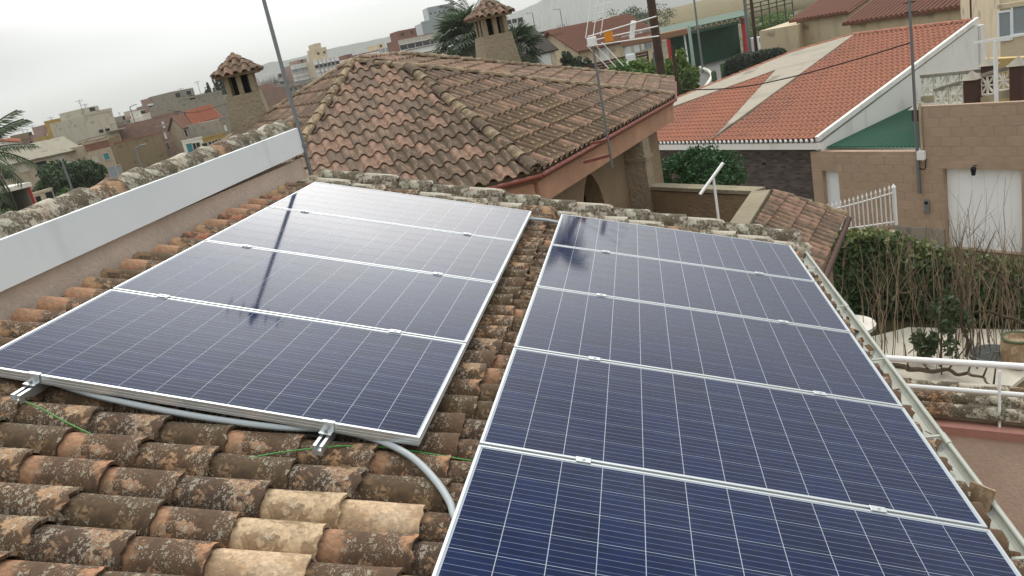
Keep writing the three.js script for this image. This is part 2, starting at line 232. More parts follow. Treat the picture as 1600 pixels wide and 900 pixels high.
function profileFrame(L, W) { // mitred aluminium frame, 40 mm deep with a small lip and two side grooves
  const lip = 0.011, prof = [[0, -0.04], [0, -0.0285], [0.0016, -0.0275], [0.0016, -0.0255], [0, -0.0245], [0, -0.0155], [0.0016, -0.0145], [0.0016, -0.0125], [0, -0.0115], [0, -0.001], [0.001, 0], [lip, 0], [lip, -0.006], [0.003, -0.006], [0.003, -0.038], [0.028, -0.038], [0.028, -0.04]];
  const c = [[0, 0, 1, 1], [L, 0, -1, 1], [L, W, -1, -1], [0, W, 1, -1]], pos = [];
  for (let s = 0; s < 4; s++) { const A = c[s], B = c[(s + 1) % 4]; for (let k = 0; k < prof.length; k++) { const p = prof[k], q = prof[(k + 1) % prof.length]; const f = (C, r) => [C[0] + C[2] * r[0], r[1], C[1] + C[3] * r[0]]; const a = f(A, p), b = f(B, p), d = f(B, q), e = f(A, q); pos.push(...a, ...e, ...d, ...a, ...d, ...b); } }
  const g = new THREE.BufferGeometry(); g.setAttribute('position', new THREE.Float32BufferAttribute(pos, 3)); g.computeVertexNormals(); g.setAttribute('uv', new THREE.Float32BufferAttribute(new Float32Array(pos.length / 3 * 2), 2)); return muv(g);
}
const frameGeo = profileFrame(PL, PW), sheetGeo = new THREE.BoxGeometry(PL - 0.02, 0.004, PW - 0.02).translate(PL / 2, -0.0048, PW / 2);
const roofFrame = (() => { const m = new THREE.Matrix4().makeRotationZ(-PITCH); return m; })();
function panel(label, group, mtx) {
  const t = thing('solar_panel', label, 'solar panel', [0, 0, 0], group); t.applyMatrix4(mtx);
  part('frame', frameGeo, M.alu, t); part('backsheet', sheetGeo, sheetMat, t);
  const px = (PL - 0.036) / 12, pz = (PW - 0.034) / 6;
  for (let r = 0; r < 6; r++) for (let c = 0; c < 12; c++) { const m = part('solar_cell', cellGeo, cellMats[Math.floor(rnd() * 5)], t); m.position.set(0.018 + (c + 0.5) * px, -0.0026, 0.017 + (r + 0.5) * pz); }
  return t;
}
const LEFT = new THREE.Matrix4().makeTranslation(-0.2584, -0.0045, 0.0331).multiply(new THREE.Matrix4().makeRotationY(0.0052));
const ordinal = ['farthest', 'second farthest', 'middle', 'second nearest', 'nearest'];
const ordL = ['farthest', 'second farthest', 'second nearest', 'nearest'];
for (let i = 0; i < 5; i++) panel(`${ordinal[i]} of the five blue panels in the right row by the gutter`, 'panels of the right row', roofFrame.clone().multiply(new THREE.Matrix4().makeTranslation(0, 0, i * (PW + PG))));
for (let i = 0; i < 4; i++) panel(`${ordL[i]} of the four panels in the left row beside the parapet`, 'panels of the left row', roofFrame.clone().multiply(LEFT).multiply(new THREE.Matrix4().makeTranslation(-PL, 0, i * (PW + PG))));
{ // rails with clamps
  const rg = (() => { const s = new THREE.Shape([[-0.02, -0.082], [0.02, -0.082], [0.02, -0.041], [0.007, -0.041], [0.007, -0.046], [0.015, -0.046], [0.015, -0.062], [-0.015, -0.062], [-0.015, -0.046], [-0.007, -0.046], [-0.007, -0.041], [-0.02, -0.041]].map(p => new THREE.Vector2(...p))); return L => { const g = new THREE.ExtrudeGeometry(s, { depth: L, bevelEnabled: false }); return muv(g); }; })();
  const rails = [[LEFT, -0.38, 4.02, 0.115, 'right rail end of the left panel row with clamp'], [LEFT, -1.66, 4.02, 0.115, 'left rail end of the left panel row with clamp'], [null, 0.42, 5.03, 0.1, 'rail under the right panel row nearer the gap'], [null, 1.55, 5.03, 0.1, 'rail under the right panel row nearer the gutter']];
  for (const [m, u, L, ex, lab] of rails) {
    const t = thing('mounting_rail', 'aluminium ' + lab, 'rail', [0, 0, 0], 'aluminium mounting rails'); t.applyMatrix4(m ? roofFrame.clone().multiply(m) : roofFrame);
    const g = rg(L + ex + 0.05); g.translate(u, 0, -0.05); part('channel', g, M.alu, t);
    const n = m ? 4 : 5; for (let i = 1; i < n; i++) part('mid_clamp', merge([rbox(0.06, 0.005, 0.034, 0.002).translate(u, 0.004, i * (PW + PG) - PG / 2), rod([u, 0.005, i * (PW + PG) - PG / 2], [u, 0.011, i * (PW + PG) - PG / 2], 0.007)]), M.alu, t);
    const z = n * (PW + PG) - PG; const c = part('end_clamp', merge([box(u - 0.026, u + 0.026, 0.001, 0.005, z - 0.012, z + 0.006), box(u - 0.026, u + 0.026, -0.030, 0.001, z + 0.003, z + 0.007), box(u - 0.026, u + 0.026, -0.034, -0.030, z + 0.003, z + 0.04)]), M.alu, t);
    part('bolt', rod([u, -0.041, z + 0.024], [u, -0.018, z + 0.024], 0.007), M.galv, c);
    for (const zz of [0.4, 2.0, L - 0.05]) part('rail_foot', merge([box(u - 0.045, u - 0.021, -0.095, -0.045, zz - 0.02, zz + 0.02), box(u - 0.1, u - 0.045, -0.095, -0.088, zz - 0.02, zz + 0.02)]), M.galv, t);
  }
}
const onRoof = (u, n, z) => V(u, n, z).applyMatrix4(roofFrame);
{ // corrugated conduits, earth wire
  const cond = (name, label, pts, r) => { const c = new THREE.CatmullRomCurve3(pts.map(p => onRoof(...p)), false, 'centripetal'); const n = Math.round(c.getLength() / 0.004), g = new THREE.TubeGeometry(c, n, r, 10); const p = g.attributes.position, nn = g.attributes.normal; for (let i = 0; i < p.count; i++) { const k = Math.floor(i / 11) % 2 ? 0.0012 : -0.0012; p.setXYZ(i, p.getX(i) + nn.getX(i) * k, p.getY(i) + nn.getY(i) * k, p.getZ(i) + nn.getZ(i) * k); } g.computeVertexNormals(); return solo(name, label, 'conduit', g, M.plastic); };
  cond('corrugated_conduit', 'grey corrugated conduit sagging under the left row and curving to the right row', [[-1.929, -0.055, 3.996], [-1.633, -0.065, 4.045], [-1.336, -0.068, 4.065], [-1.056, -0.068, 4.065], [-0.815, -0.065, 4.049], [-0.612, -0.062, 4.008], [-0.415, -0.06, 4.032], [-0.259, -0.055, 4.113], [-0.124, -0.055, 4.249], [-0.041, -0.06, 4.366], [-0.002, -0.065, 4.447], [0.078, -0.07, 4.528]], 0.0135);
  cond('corrugated_conduit', 'short grey conduit crossing the tile gap between the far ends of both rows', [[-0.45, -0.06, 0.16], [-0.22, -0.05, 0.12], [-0.1, -0.048, 0.11], [0.05, -0.055, 0.13], [0.2, -0.06, 0.2]], 0.0135);
  solo('earth_wire', 'thin green earth wire running between the two rail ends and the right row', 'wire', tube([[-0.858, -0.085, 4.279], [-0.769, -0.078, 4.219], [-0.628, -0.07, 4.147], [-0.55, -0.07, 4.106], [-0.382, -0.078, 4.047], [-0.225, -0.078, 4.037], [-0.033, -0.07, 4.049], [0.04, -0.065, 4.049]].map(p => onRoof(...p)), 0.0028, 120, 6), std(0x3f8f3a, 0.5));
  solo('earth_wire', 'thin green earth wire hanging from the left rail end onto the tiles', 'wire', tube([[-1.842, -0.06, 4.189], [-1.777, -0.065, 4.202], [-1.63, -0.075, 4.253], [-1.49, -0.085, 4.293]].map(p => onRoof(...p)), 0.0028, 60, 6), std(0x3f8f3a, 0.5));
  solo('black_cable', 'short black cable looping out from under the right row', 'cable', tube([[0.1, -0.05, 0.98], [-0.02, -0.055, 1.0], [-0.06, -0.07, 1.1], [-0.075, -0.078, 1.2]].map(p => onRoof(...p)), 0.004, 30, 6), M.black);
}
{ // galvanised pole with small aerial
  const b = [-2.549, 0.655, -0.908]; const t = thing('aerial_pole', 'tall galvanised pole rising beside the parapet end', 'pole', b);
  part('pole', rod([0, -0.35, 0], [0, 2.15, 0], 0.021, 0.019, 14), M.galv, t);
  const a = sub('aerial', t, [0, 2.0, 0]);
  part('boom', rod([-0.28, 0, 0.1], [0.3, 0, -0.1], 0.012), M.alu, a);
  for (let k = 0; k < 5; k++) { const x = -0.25 + k * 0.125; part('element', rod([x - 0.05, 0, -0.16 - x * 0.34 + 0.0], [x + 0.05, 0, 0.16 - x * 0.34], 0.007), M.alu, a); }
  part('junction_box', rbox(0.09, 0.12, 0.07, 0.01), M.black, a);
  part('wall_bracket', merge([box(-0.03, 0.03, 0.25, 0.29, -0.03, 0.03), box(-0.13, -0.02, 0.26, 0.28, -0.012, 0.012)]), M.galv, t);
}

// ---------- neighbour's house: many-sided hip roof ----------
const nTiles = [[0.565, 0.475, 0.405, 0.65], [0.53, 0.455, 0.395, 0.75], [0.595, 0.50, 0.43, 0.5], [0.50, 0.435, 0.38, 0.8], [0.58, 0.485, 0.40, 0.6], [0.61, 0.49, 0.42, 0.45]].map((c, i) => clayTex(500 + i, [c[0], c[1], c[2]], [c[0] * 0.84, c[1] * 0.82, c[2] * 0.78], c[3], 0.12, [0.33, 0.29, 0.26], 192, 192));
const nDark = [0, 1, 2].map(i => clayTex(520 + i, [0.50 - i * 0.03, 0.41 - i * 0.02, 0.345], [0.54, 0.44, 0.365], 0.65 + i * 0.12, 0.14, [0.27, 0.24, 0.20], 192, 192));
const nOchre = [0, 1].map(i => clayTex(530 + i, [0.60, 0.51, 0.40], [0.53, 0.45, 0.36], 0.75, 0.3, [0.29, 0.25, 0.21], 192, 192));
const nCap = [0, 1].map(i => clayTex(540 + i, [0.64, 0.56, 0.45], [0.55, 0.48, 0.39], 0.45 + i * 0.3, 0.4, [0.33, 0.30, 0.25], 192, 192));
function waveTile(w = 0.215, L = 0.42, seed = 1) { // S-profile tile; x across, y out, lower end at z = 0
  const N = 12, prof = []; for (let k = 0; k <= N; k++) { const t = k / N; prof.push([t * w, t < 0.64 ? 0.064 * Math.sin(Math.PI * t / 0.64) ** 0.8 : -0.010 * Math.sin(Math.PI * (t - 0.64) / 0.36)]); }
  const pos = [], uv = []; const q = (a, b, c, d, A, B, C, D) => { pos.push(...a, ...b, ...c, ...a, ...c, ...d); uv.push(...A, ...B, ...C, ...A, ...C, ...D); };
  const lift = 0.026, th = 0.016, wob = mulberry(seed)() * 0.004;
  const f = (k, z, d = 0) => [prof[k][0], prof[k][1] * (z < -0.2 ? 0.9 : 1) + lift * (1 + z / L) + d + wob, z];
  for (let k = 0; k < N; k++) { const a = k / N, b = (k + 1) / N; q(f(k, 0), f(k + 1, 0), f(k + 1, -L), f(k, -L), [a, 0], [b, 0], [b, 1], [a, 1]); q(f(k, 0, -th), f(k + 1, 0, -th), f(k + 1, 0), f(k, 0), [a, 0], [b, 0], [b, 0.03], [a, 0.03]); q(f(k, -0.1, -th), f(k + 1, -0.1, -th), f(k + 1, 0, -th), f(k, 0, -th), [a, 0], [b, 0], [b, 0.03], [a, 0.03]); }
  const g = new THREE.BufferGeometry(); g.setAttribute('position', new THREE.Float32BufferAttribute(pos, 3)); g.setAttribute('uv', new THREE.Float32BufferAttribute(uv, 2)); g.computeVertexNormals(); return toCreasedNormals(g, 0.8);
}
// keep the part of a geometry where a*x + b*z + c >= 0 for every plane
function clipGeo(g, planes) {
  const p = g.attributes.position, n = g.attributes.normal, t = g.attributes.uv; let tris = [];
  for (let i = 0; i < p.count; i += 3) { const tr = []; for (let k = 0; k < 3; k++) { const j = i + k; tr.push([p.getX(j), p.getY(j), p.getZ(j), n.getX(j), n.getY(j), n.getZ(j), t.getX(j), t.getY(j)]); } tris.push(tr); }
  for (const [a, b, c] of planes) { const out = []; for (const tr of tris) { const poly = []; for (let k = 0; k < tr.length; k++) { const A = tr[k], B = tr[(k + 1) % tr.length], da = a * A[0] + b * A[2] + c, db = a * B[0] + b * B[2] + c; if (da >= 0) poly.push(A); if (da * db < 0) { const s = da / (da - db); poly.push(A.map((v, q) => v + (B[q] - v) * s)); } } if (poly.length >= 3) out.push(poly); } tris = out; }
  const P3 = [], N3 = [], U3 = []; for (const tr of tris) for (let k = 1; k < tr.length - 1; k++) for (const v of [tr[0], tr[k], tr[k + 1]]) { P3.push(v[0], v[1], v[2]); N3.push(v[3], v[4], v[5]); U3.push(v[6], v[7]); }
  if (!P3.length) return null; const o = new THREE.BufferGeometry(); o.setAttribute('position', new THREE.Float32BufferAttribute(P3, 3)); o.setAttribute('normal', new THREE.Float32BufferAttribute(N3, 3)); o.setAttribute('uv', new THREE.Float32BufferAttribute(U3, 2)); return o;
}
// lay wave tiles over a planar convex polygon whose first edge is the eave (left to right seen from outside)
function layTiles(poly, w, ex, geos, place, over = 0.07) {
  poly = poly.map(p => p.isVector3 ? p : P(p)); const o = poly[0], e = poly[1].clone().sub(o).normalize(); let n = V(0, 0, 0); for (let i = 0; i < poly.length; i++) n.add(poly[i].clone().cross(poly[(i + 1) % poly.length])); n.normalize(); if (n.y < 0) n.negate();
  const d = e.clone().cross(n), pts = poly.map(p => { const r = p.clone().sub(o); return [r.dot(e), r.dot(d)]; });
  const basis = new THREE.Matrix4().makeBasis(e, n, d); const cx = pts.reduce((s, p) => s + p[0], 0) / pts.length, cz = pts.reduce((s, p) => s + p[1], 0) / pts.length;
  const planes = []; for (let i = 0; i < pts.length; i++) { const A = pts[i], B = pts[(i + 1) % pts.length]; let a = B[1] - A[1], b = A[0] - B[0], c = -(a * A[0] + b * A[1]); if (a * cx + b * cz + c < 0) { a = -a; b = -b; c = -c; } if (i === 0) c += over * Math.hypot(a, b); planes.push([a, b, c]); }
  const x0 = Math.min(...pts.map(p => p[0])), x1 = Math.max(...pts.map(p => p[0])), z0 = Math.min(...pts.map(p => p[1])), L = 0.42 * ex / 0.37;
  for (let j = 0; over - j * ex > z0; j++) for (let x = x0 - w; x < x1; x += w) {
    const z = over - j * ex, cr = [[x, z], [x + w, z], [x, z - L], [x + w, z - L]]; if (!planes.some(([a, b, c]) => cr.every(q => a * q[0] + b * q[1] + c <= 0))) {
      const inside = planes.every(([a, b, c]) => cr.every(q => a * q[0] + b * q[1] + c >= -1e-6)); let g = geos[Math.floor(rnd() * geos.length)];
      if (!inside) { g = clipGeo(g, planes.map(([a, b, c]) => [a, b, a * x + b * z + c])); if (!g) continue; }
      const m = basis.clone(); m.setPosition(o.clone().addScaledVector(e, x).addScaledVector(d, z).addScaledVector(n, 0.012)); place(g, m, o.clone().addScaledVector(e, x + w / 2).addScaledVector(d, z - ex / 2), j); }
  }
}
function capRow(a, b, parent, mats, r = 0.105, name = 'cap_tile', step = 0.34, lift = 0.0) { // row of caps climbing from b (low) up to a (high)
  a = P(a); b = P(b); const d = b.clone().sub(a), L = d.length(), n = Math.max(1, Math.round(L / step)); d.normalize(); const s = V(0, 1, 0).cross(d).normalize().negate(), u = s.clone().cross(d), g = [0, 1, 2].map(k => barrel(L / n * 1.18, r * 0.84, r, 0.016, 10, Math.PI * 0.92, 700 + k, 0.02, k * 0.3));
  for (let k = 0; k < n; k++) { const o = part(name, g[k % 3], mats[Math.floor(rnd() * mats.length)], parent); const m = new THREE.Matrix4().makeBasis(d, u, s); m.setPosition(a.clone().addScaledVector(d, k * L / n).addScaledVector(u, lift)); o.applyMatrix4(m); o.rotateX(rr(-0.05, 0.05)); o.rotateZ(0.03); }
}
{
  const N = {"K": [-0.828, -0.307, -4.537], "B": [1.42, -0.307, -11.468], "A": [-3.161, 1.408, -7.563], "T1": [-4.165, 1.693, -7.756], "EL": [-4.552, -0.307, -2.664], "C3": [1.639, -0.307, -15.904], "T2": [-3.645, 1.629, -9.219], "FL": [-11.411, -0.307, -10.853]};
  const nh = thing('neighbour_house', 'neighbouring house with many-sided brown tile hip roof and two chimneys', 'house');
  const nr = sub('roof', nh); const tg = [1, 2, 3, 4].map(s => waveTile(0.215, 0.42, s));
  const all = [];
  const faces = [['front', [N.EL, N.K, N.A, N.T1]], ['right', [N.K, N.B, N.A]], ['strip', [N.B, N.C3, N.T2, N.T1, N.A]], ['left', [N.FL, N.EL, N.T1]]];
  for (const [f, poly] of faces) {
    part('roof_deck', slab(poly, 0.08), M.mortar, nr);
    layTiles(poly, 0.215, 0.37, tg, (g, m, c) => {
      let mat; const h = rnd(), n2 = fbm(((c.x + 20) / 9) % 1, ((c.z + 40) / 9) % 1, 9, 9, 77, 2);
      if (f === 'front') mat = c.x > -2.9 + 0.6 * (n2 - 0.5) && h < 0.85 ? nDark[Math.floor(h * 3.5) % 3] : nTiles[Math.floor(h * 6)];
      else if (f === 'right') mat = c.y < 0.28 + 0.5 * (n2 - 0.5) && c.z > -8.6 && h < 0.85 ? nOchre[h < 0.4 ? 0 : 1] : nTiles[Math.floor(h * 6)];
      else mat = nTiles[Math.floor(h * 6)];
      all.push([g, m, mat, c.distanceTo(camera.position) + (f === 'left' ? 5 : 0)]);
    });
  }
  all.sort((a, b) => a[3] - b[3]);
  const rest = new Map();
  all.forEach(([g, m, mat], i) => { if (i < 296) { const o = part('roof_tile', g, mat, nr); o.applyMatrix4(m); } else { if (!rest.has(mat)) rest.set(mat, []); rest.get(mat).push(g.clone().applyMatrix4(m)); } });
  for (const [mat, gs] of rest) { const o = part('far_roof_tiles', merge(gs), mat, nr); o.userData.kind = 'stuff'; }
  const up = (p, h) => [p[0], p[1] + h, p[2]];
  capRow(up(N.A, 0.05), up(N.K, 0.05), nr, [nCap[1], nDark[1], nDark[2]], 0.105); capRow(up(N.A, 0.05), up(N.B, 0.05), nr, nCap, 0.088); capRow(up(N.T2, 0.05), up(N.C3, 0.05), nr, nCap, 0.088);
  capRow(up(N.T1, 0.05), up(N.EL, 0.05), nr, nCap, 0.088); capRow(up(N.T1, 0.05), up(N.FL, 0.05), nr, nCap, 0.088); capRow(up(N.T1, 0.05), up(N.T2, 0.05), nr, nCap, 0.088); capRow(up(N.T1, 0.03), up(N.A, 0.03), nr, nCap, 0.088);
  // far slopes of the roof, plain tile decks falling away
  part('rear_slope', slab([N.T2, N.C3, [N.C3[0] - 7.5, N.C3[1], N.C3[2] - 1.2]], 0.08), nTiles[0], nr); part('rear_slope', slab([N.T1, N.T2, [N.C3[0] - 7.5, N.C3[1], N.C3[2] - 1.2], N.FL], 0.08), nTiles[1], nr);
  // gutter, salmon beam, walls
  const e1 = P(N.B).sub(P(N.K)).normalize(), o1 = V(-e1.z, 0, e1.x), e0 = P(N.K).sub(P(N.EL)).normalize(), o0 = V(-e0.z, 0, e0.x);
  const off = (p, o, d, y) => { const q = P(p).addScaledVector(o, d); q.y += y; return q; };
  const gutP = [off(N.EL, o0, 0.10, -0.07), off(N.K, o0, 0.10, -0.07).lerp(off(N.K, o1, 0.10, -0.07), 0.5).addScaledVector(o1, 0.03), off(N.B, o1, 0.10, -0.07), off(N.C3, V(1, 0, 0), 0.1, -0.07)];
  for (let k = 0; k < 3; k++) part('gutter', rod(gutP[k], gutP[k + 1], 0.036, 0.036, 12), M.rustRed, nh);
  for (let k = 0; k < 3; k++) part('fascia', bar(gutP[k].clone().add(V(-0.06, -0.02, -0.02)), gutP[k + 1].clone().add(V(-0.06, -0.02, -0.02)), 0.03, 0.10), std(0x93715f, 0.8, { map: T.mottle }), nh);
  const inset = (k, d, y) => off([N.EL, N.K, N.B, N.C3][k], k === 0 ? o0 : k === 1 ? o0.clone().add(o1).multiplyScalar(0.54) : k === 2 ? o1 : V(1, 0, 0), -d, y);
  for (let k = 0; k < 3; k++) part('beam', bar(inset(k, 0.12, -0.33), inset(k + 1, 0.12, -0.33), 0.22, 0.34), M.peachDeep, nh);
  part('soffit', slab([inset(0, 0.1, -0.15), inset(1, 0.1, -0.15), inset(2, 0.1, -0.15), inset(3, 0.1, -0.15)].map(p => V(p.x, N.K[1] - 0.14, p.z)), 0.03), M.peachDeep, nh);
  // arched porch wall under the right eave, in its own frame: x along the eave, y up
  const wl = sub('porch_wall', nh); { const a = inset(1, 0.42, 0), b = inset(2, 0.42, 0); wl.position.set(a.x, 0, a.z); wl.rotation.y = Math.atan2(-(b.z - a.z), b.x - a.x); const L = Math.hypot(b.x - a.x, b.z - a.z), top = N.K[1] - 0.5;
    const s = new THREE.Shape(); s.moveTo(0.0, G); s.lineTo(L, G); s.lineTo(L, top); s.lineTo(0.0, top); s.lineTo(0.0, G);
    for (const [x0, w] of [[2.18, 1.17]]) { const h = new THREE.Path(), y0 = -3.4, ys = top - 1.25, yt = top - 0.14; h.moveTo(x0, y0); h.lineTo(x0, ys); h.quadraticCurveTo(x0 + 0.03, yt - 0.25, x0 + w / 2, yt); h.quadraticCurveTo(x0 + w - 0.03, yt - 0.25, x0 + w, ys); h.lineTo(x0 + w, y0); h.lineTo(x0, y0); s.holes.push(h); }
    const g = new THREE.ExtrudeGeometry(s, { depth: 0.34, bevelEnabled: false, curveSegments: 14 }); g.translate(0, 0, -0.34); part('arcade', muv(g), M.brownStucco, wl);
    part('inner_wall', box(0.0, L, G, top, -2.6, -2.45), M.brownStucco, wl); part('end_wall', box(L - 0.2, L - 0.002, G, top - 0.003, -2.449, -0.345), M.brownStucco, wl); part('porch_floor', box(0, L, -3.5, -3.4, -2.5, -0.01), M.concrete, wl);
    part('string_course', box(0.55, 1.05, top - 0.42, top - 0.37, 0.0, 0.05), M.stoneStucco, wl);
    for (const [x, w] of [[4.73, 0.42]]) { part('pier', box(x, x + w, G, top - 0.002, 0.004, 0.42), M.stoneStucco, wl); part('pier_cap', box(x - 0.03, x + w + 0.03, top - 0.40, top - 0.33, 0.0, 0.46), M.stoneStucco, wl); } }
  part('wall', prism([[N.EL[0] + 0.3, N.EL[2] - 0.9], ...[inset(0, 0.5, 0), inset(1, 0.6, 0)].map(p => [p.x, p.z]), [N.K[0] - 1.0, N.K[2] - 2.4], [N.EL[0], N.EL[2] - 3]], G, N.K[1] - 0.5), M.peachDeep, nh);
  // chimneys: tapering rough-stone shaft, slots, tiled cap
  const chimney = (pos, w, h, rot) => {
    const c = sub('chimney', nh, pos); c.rotation.y = rot; const w2 = w * 0.72, sl = h - 0.36, st = (y) => w + (w2 - w) * y / h;
    const fr = (y0, y1) => { const a = st(y0) / 2, b = st(y1) / 2; const g = new THREE.CylinderGeometry(b * Math.SQRT2, a * Math.SQRT2, y1 - y0, 4, 1); g.rotateY(Math.PI / 4); g.translate(0, (y0 + y1) / 2, 0); const q = g.toNonIndexed(); q.computeVertexNormals(); return muv(q); };
    part('shaft', fr(-1.6, sl), M.stoneStucco, c); part('flue_core', box(-w2 * 0.26, w2 * 0.26, sl, h, -w2 * 0.26, w2 * 0.26), M.black, c);
    const pl = w2 * 0.17; for (const sx of [-1, 0, 1]) for (const sz of [-1, 0, 1]) if (sx || sz) part('post', box(sx * (w2 / 2 - pl / 2) - pl / 2 + 0.002, sx * (w2 / 2 - pl / 2) + pl / 2 - 0.002, sl + 0.001, h - 0.001, sz * (w2 / 2 - pl / 2) - pl / 2 + 0.002, sz * (w2 / 2 - pl / 2) + pl / 2 - 0.002), M.stoneStucco, c);
    const cw = w2 * 0.68, ch = 0.36, ap = [0, h + ch, 0]; part('cap_slab', box(-cw, cw, h, h + 0.05, -cw, cw), M.mortar, c);
    const cor = [[-cw, h + 0.051, cw], [cw, h + 0.051, cw], [cw, h + 0.051, -cw], [-cw, h + 0.051, -cw]]; const cgm = [5, 6].map(s => waveTile(0.2, 0.34, s));
    for (let k = 0; k < 4; k++) { part('cap_deck', slab([cor[k], cor[(k + 1) % 4], ap], 0.02), M.mortar, c); layTiles([cor[k], cor[(k + 1) % 4], ap], 0.17, 0.22, cgm, (g, m) => { const o = part('cap_tile', g, nTiles[Math.floor(rnd() * 6)], c); o.applyMatrix4(m); }, 0.06); capRow([ap[0], ap[1] + 0.03, 0], [cor[k][0], cor[k][1] + 0.03, cor[k][2]], c, [nTiles[0], nTiles[4], nTiles[2]], 0.055, 'hip_tile', 0.22); }
    part('finial', (() => { const g = new THREE.SphereGeometry(0.05, 10, 8); g.translate(0, ap[1] + 0.06, 0); return g; })(), nCap[0], c);
  };
  chimney([-7.02, 0.856, -8.962], 0.80, 1.08, 0.35); chimney([-2.287, 1.041, -12.119], 0.82, 1.06, 0.5);
  // TV mast fixed to the eave
  const mb = [0.213, -0.652, -5.762], t = thing('tv_mast', 'thin grey mast on the neighbour eave carrying white yagi aerial', 'antenna', mb);
  part('mast', rod([0, 0, 0], [0, 1.947, 0], 0.02, 0.016), M.steel, t);
  part('bracket', merge([bar([0, 0.20, 0], [-0.42, 0.18, 0.12], 0.03, 0.05), bar([0, 0.44, 0], [-0.28, 0.44, 0.1], 0.03, 0.04)]), M.rustRed, t);
  const y = sub('aerial', t, [0, 1.947 - 0.1, 0]); y.rotation.y = -0.12; y.scale.setScalar(0.86);
  for (const [dy, dz] of [[0.16, 0.05], [0.0, 0], [-0.16, 0.05]]) part('boom', rod([-0.05, dy * 0.5 + 0.1, dz], [1.15, dy + 0.12, dz], 0.010), M.paintWhite, y);
  part('dipole_box', rbox(0.14, 0.20, 0.10, 0.02).translate(0.30, 0.12, 0), std(0xd98a1e, 0.5), y);
  part('director', rbox(0.09, 0.30, 0.05, 0.02).rotateZ(-0.25).translate(0.72, 0.14, 0), M.paintWhite, y);
  for (const k of [-1, 1]) for (let q = 0; q < 3; q++) part('reflector_rod', rod([-0.12 + q * 0.14, 0.1 + k * 0.06, -0.1 + q * 0.03], [-0.12 + q * 0.14 + (k > 0 ? 0.22 : 0.32), 0.1 + k * (k > 0 ? 0.72 : 0.52), -0.1 + q * 0.06], 0.008), M.paintWhite, y);
  for (const k of [0.3, 0.42, 0.54]) part('reflector_bar', rod([-0.05 + k * 0.3, 0.1 + k, -0.12], [0.28 + k * 0.3, 0.12 + k, 0.02], 0.007), M.paintWhite, y);
  part('mast_clamp', rbox(0.16, 0.16, 0.12, 0.02).translate(0, 0.08, 0), M.paintWhite, y);
}
{ // rough brown yard wall and its lean-to roof, white T pole
  const w = thing('yard_wall', 'brown rough-rendered yard wall with pale flat top beyond the verge', 'wall');
  const Q = {"L": [0.548, -1.803, -9.655], "C": [2.714, -1.803, -7.471], "Nn": [1.819, -1.803, -5.323], "TL": [2.749, -1.832, -7.306], "TR": [3.862, -2.417, -7.306], "BR": [2.802, -2.417, -4.391], "BL": [2.108, -1.832, -5.251], "W1": [2.579, -1.832, -7.306], "W2": [1.759, -1.803, -4.678], "TP": [1.713, -1.603, -5.835]};
  const run = (a, b, th) => { part('wall', bar([a[0], (a[1] + G) / 2 - 0.02, a[2]], [b[0], (a[1] + G) / 2 - 0.02, b[2]], th, a[1] - G - 0.04), M.brownStucco, w); part('coping', bar([a[0], a[1] + 0.02, a[2]], [b[0], b[1] + 0.02, b[2]], th + 0.06, 0.07), M.mortar, w); };
  run(Q.L, [Q.W1[0], Q.C[1], Q.C[2]], 0.24); run([Q.W1[0], Q.C[1] + 0.004, Q.C[2] + 0.14], Q.W2, 0.26);
  const lt = thing('lean_to', 'small lean-to tile roof beside the brown yard wall', 'roof');
  const TL = Q.TL, TR = Q.TR, BR = Q.BR, BL = Q.BL; part('roof_deck', slab([TR, BR, BL, TL], 0.08), M.mortar, lt);
  const lg = [1, 2].map(s => waveTile(0.2, 0.40, s + 30)); layTiles([BR, TR, TL, BL], 0.2, 0.33, lg, (g, m) => { const o = part('roof_tile', g, nTiles[Math.floor(rnd() * 6)], lt); o.applyMatrix4(m); }, 0.04);
  capRow([TL[0], TL[1] + 0.03, TL[2]], [TR[0], TR[1] + 0.03, TR[2]], lt, nCap, 0.085, 'cap_tile', 0.33);
  part('gutter', rod([BR[0] + 0.1, BR[1] - 0.06, BR[2] + 0.1], [TR[0] + 0.1, TR[1] - 0.06, TR[2]], 0.05), M.brownMetal, lt);
  part('wall', prism([[BL[0], BL[2]], [BR[0] - 0.25, BR[2]], [TR[0] - 0.25, TR[2] + 0.1], [TL[0], TL[2] + 0.1]], G, TR[1] - 0.1), M.brownStucco, lt);
  const tp = thing('white_pole', 'white T-shaped clothes line pole standing by the brown yard wall', 'pole', Q.TP); part('post', rod([0, -1.2, 0], [0, 0.5, 0], 0.021), M.paintWhite, tp); part('crossbar', rod([-0.24, 0.32, 0.15], [0.18, 0.70, -0.1], 0.025), M.paintWhite, tp);
}

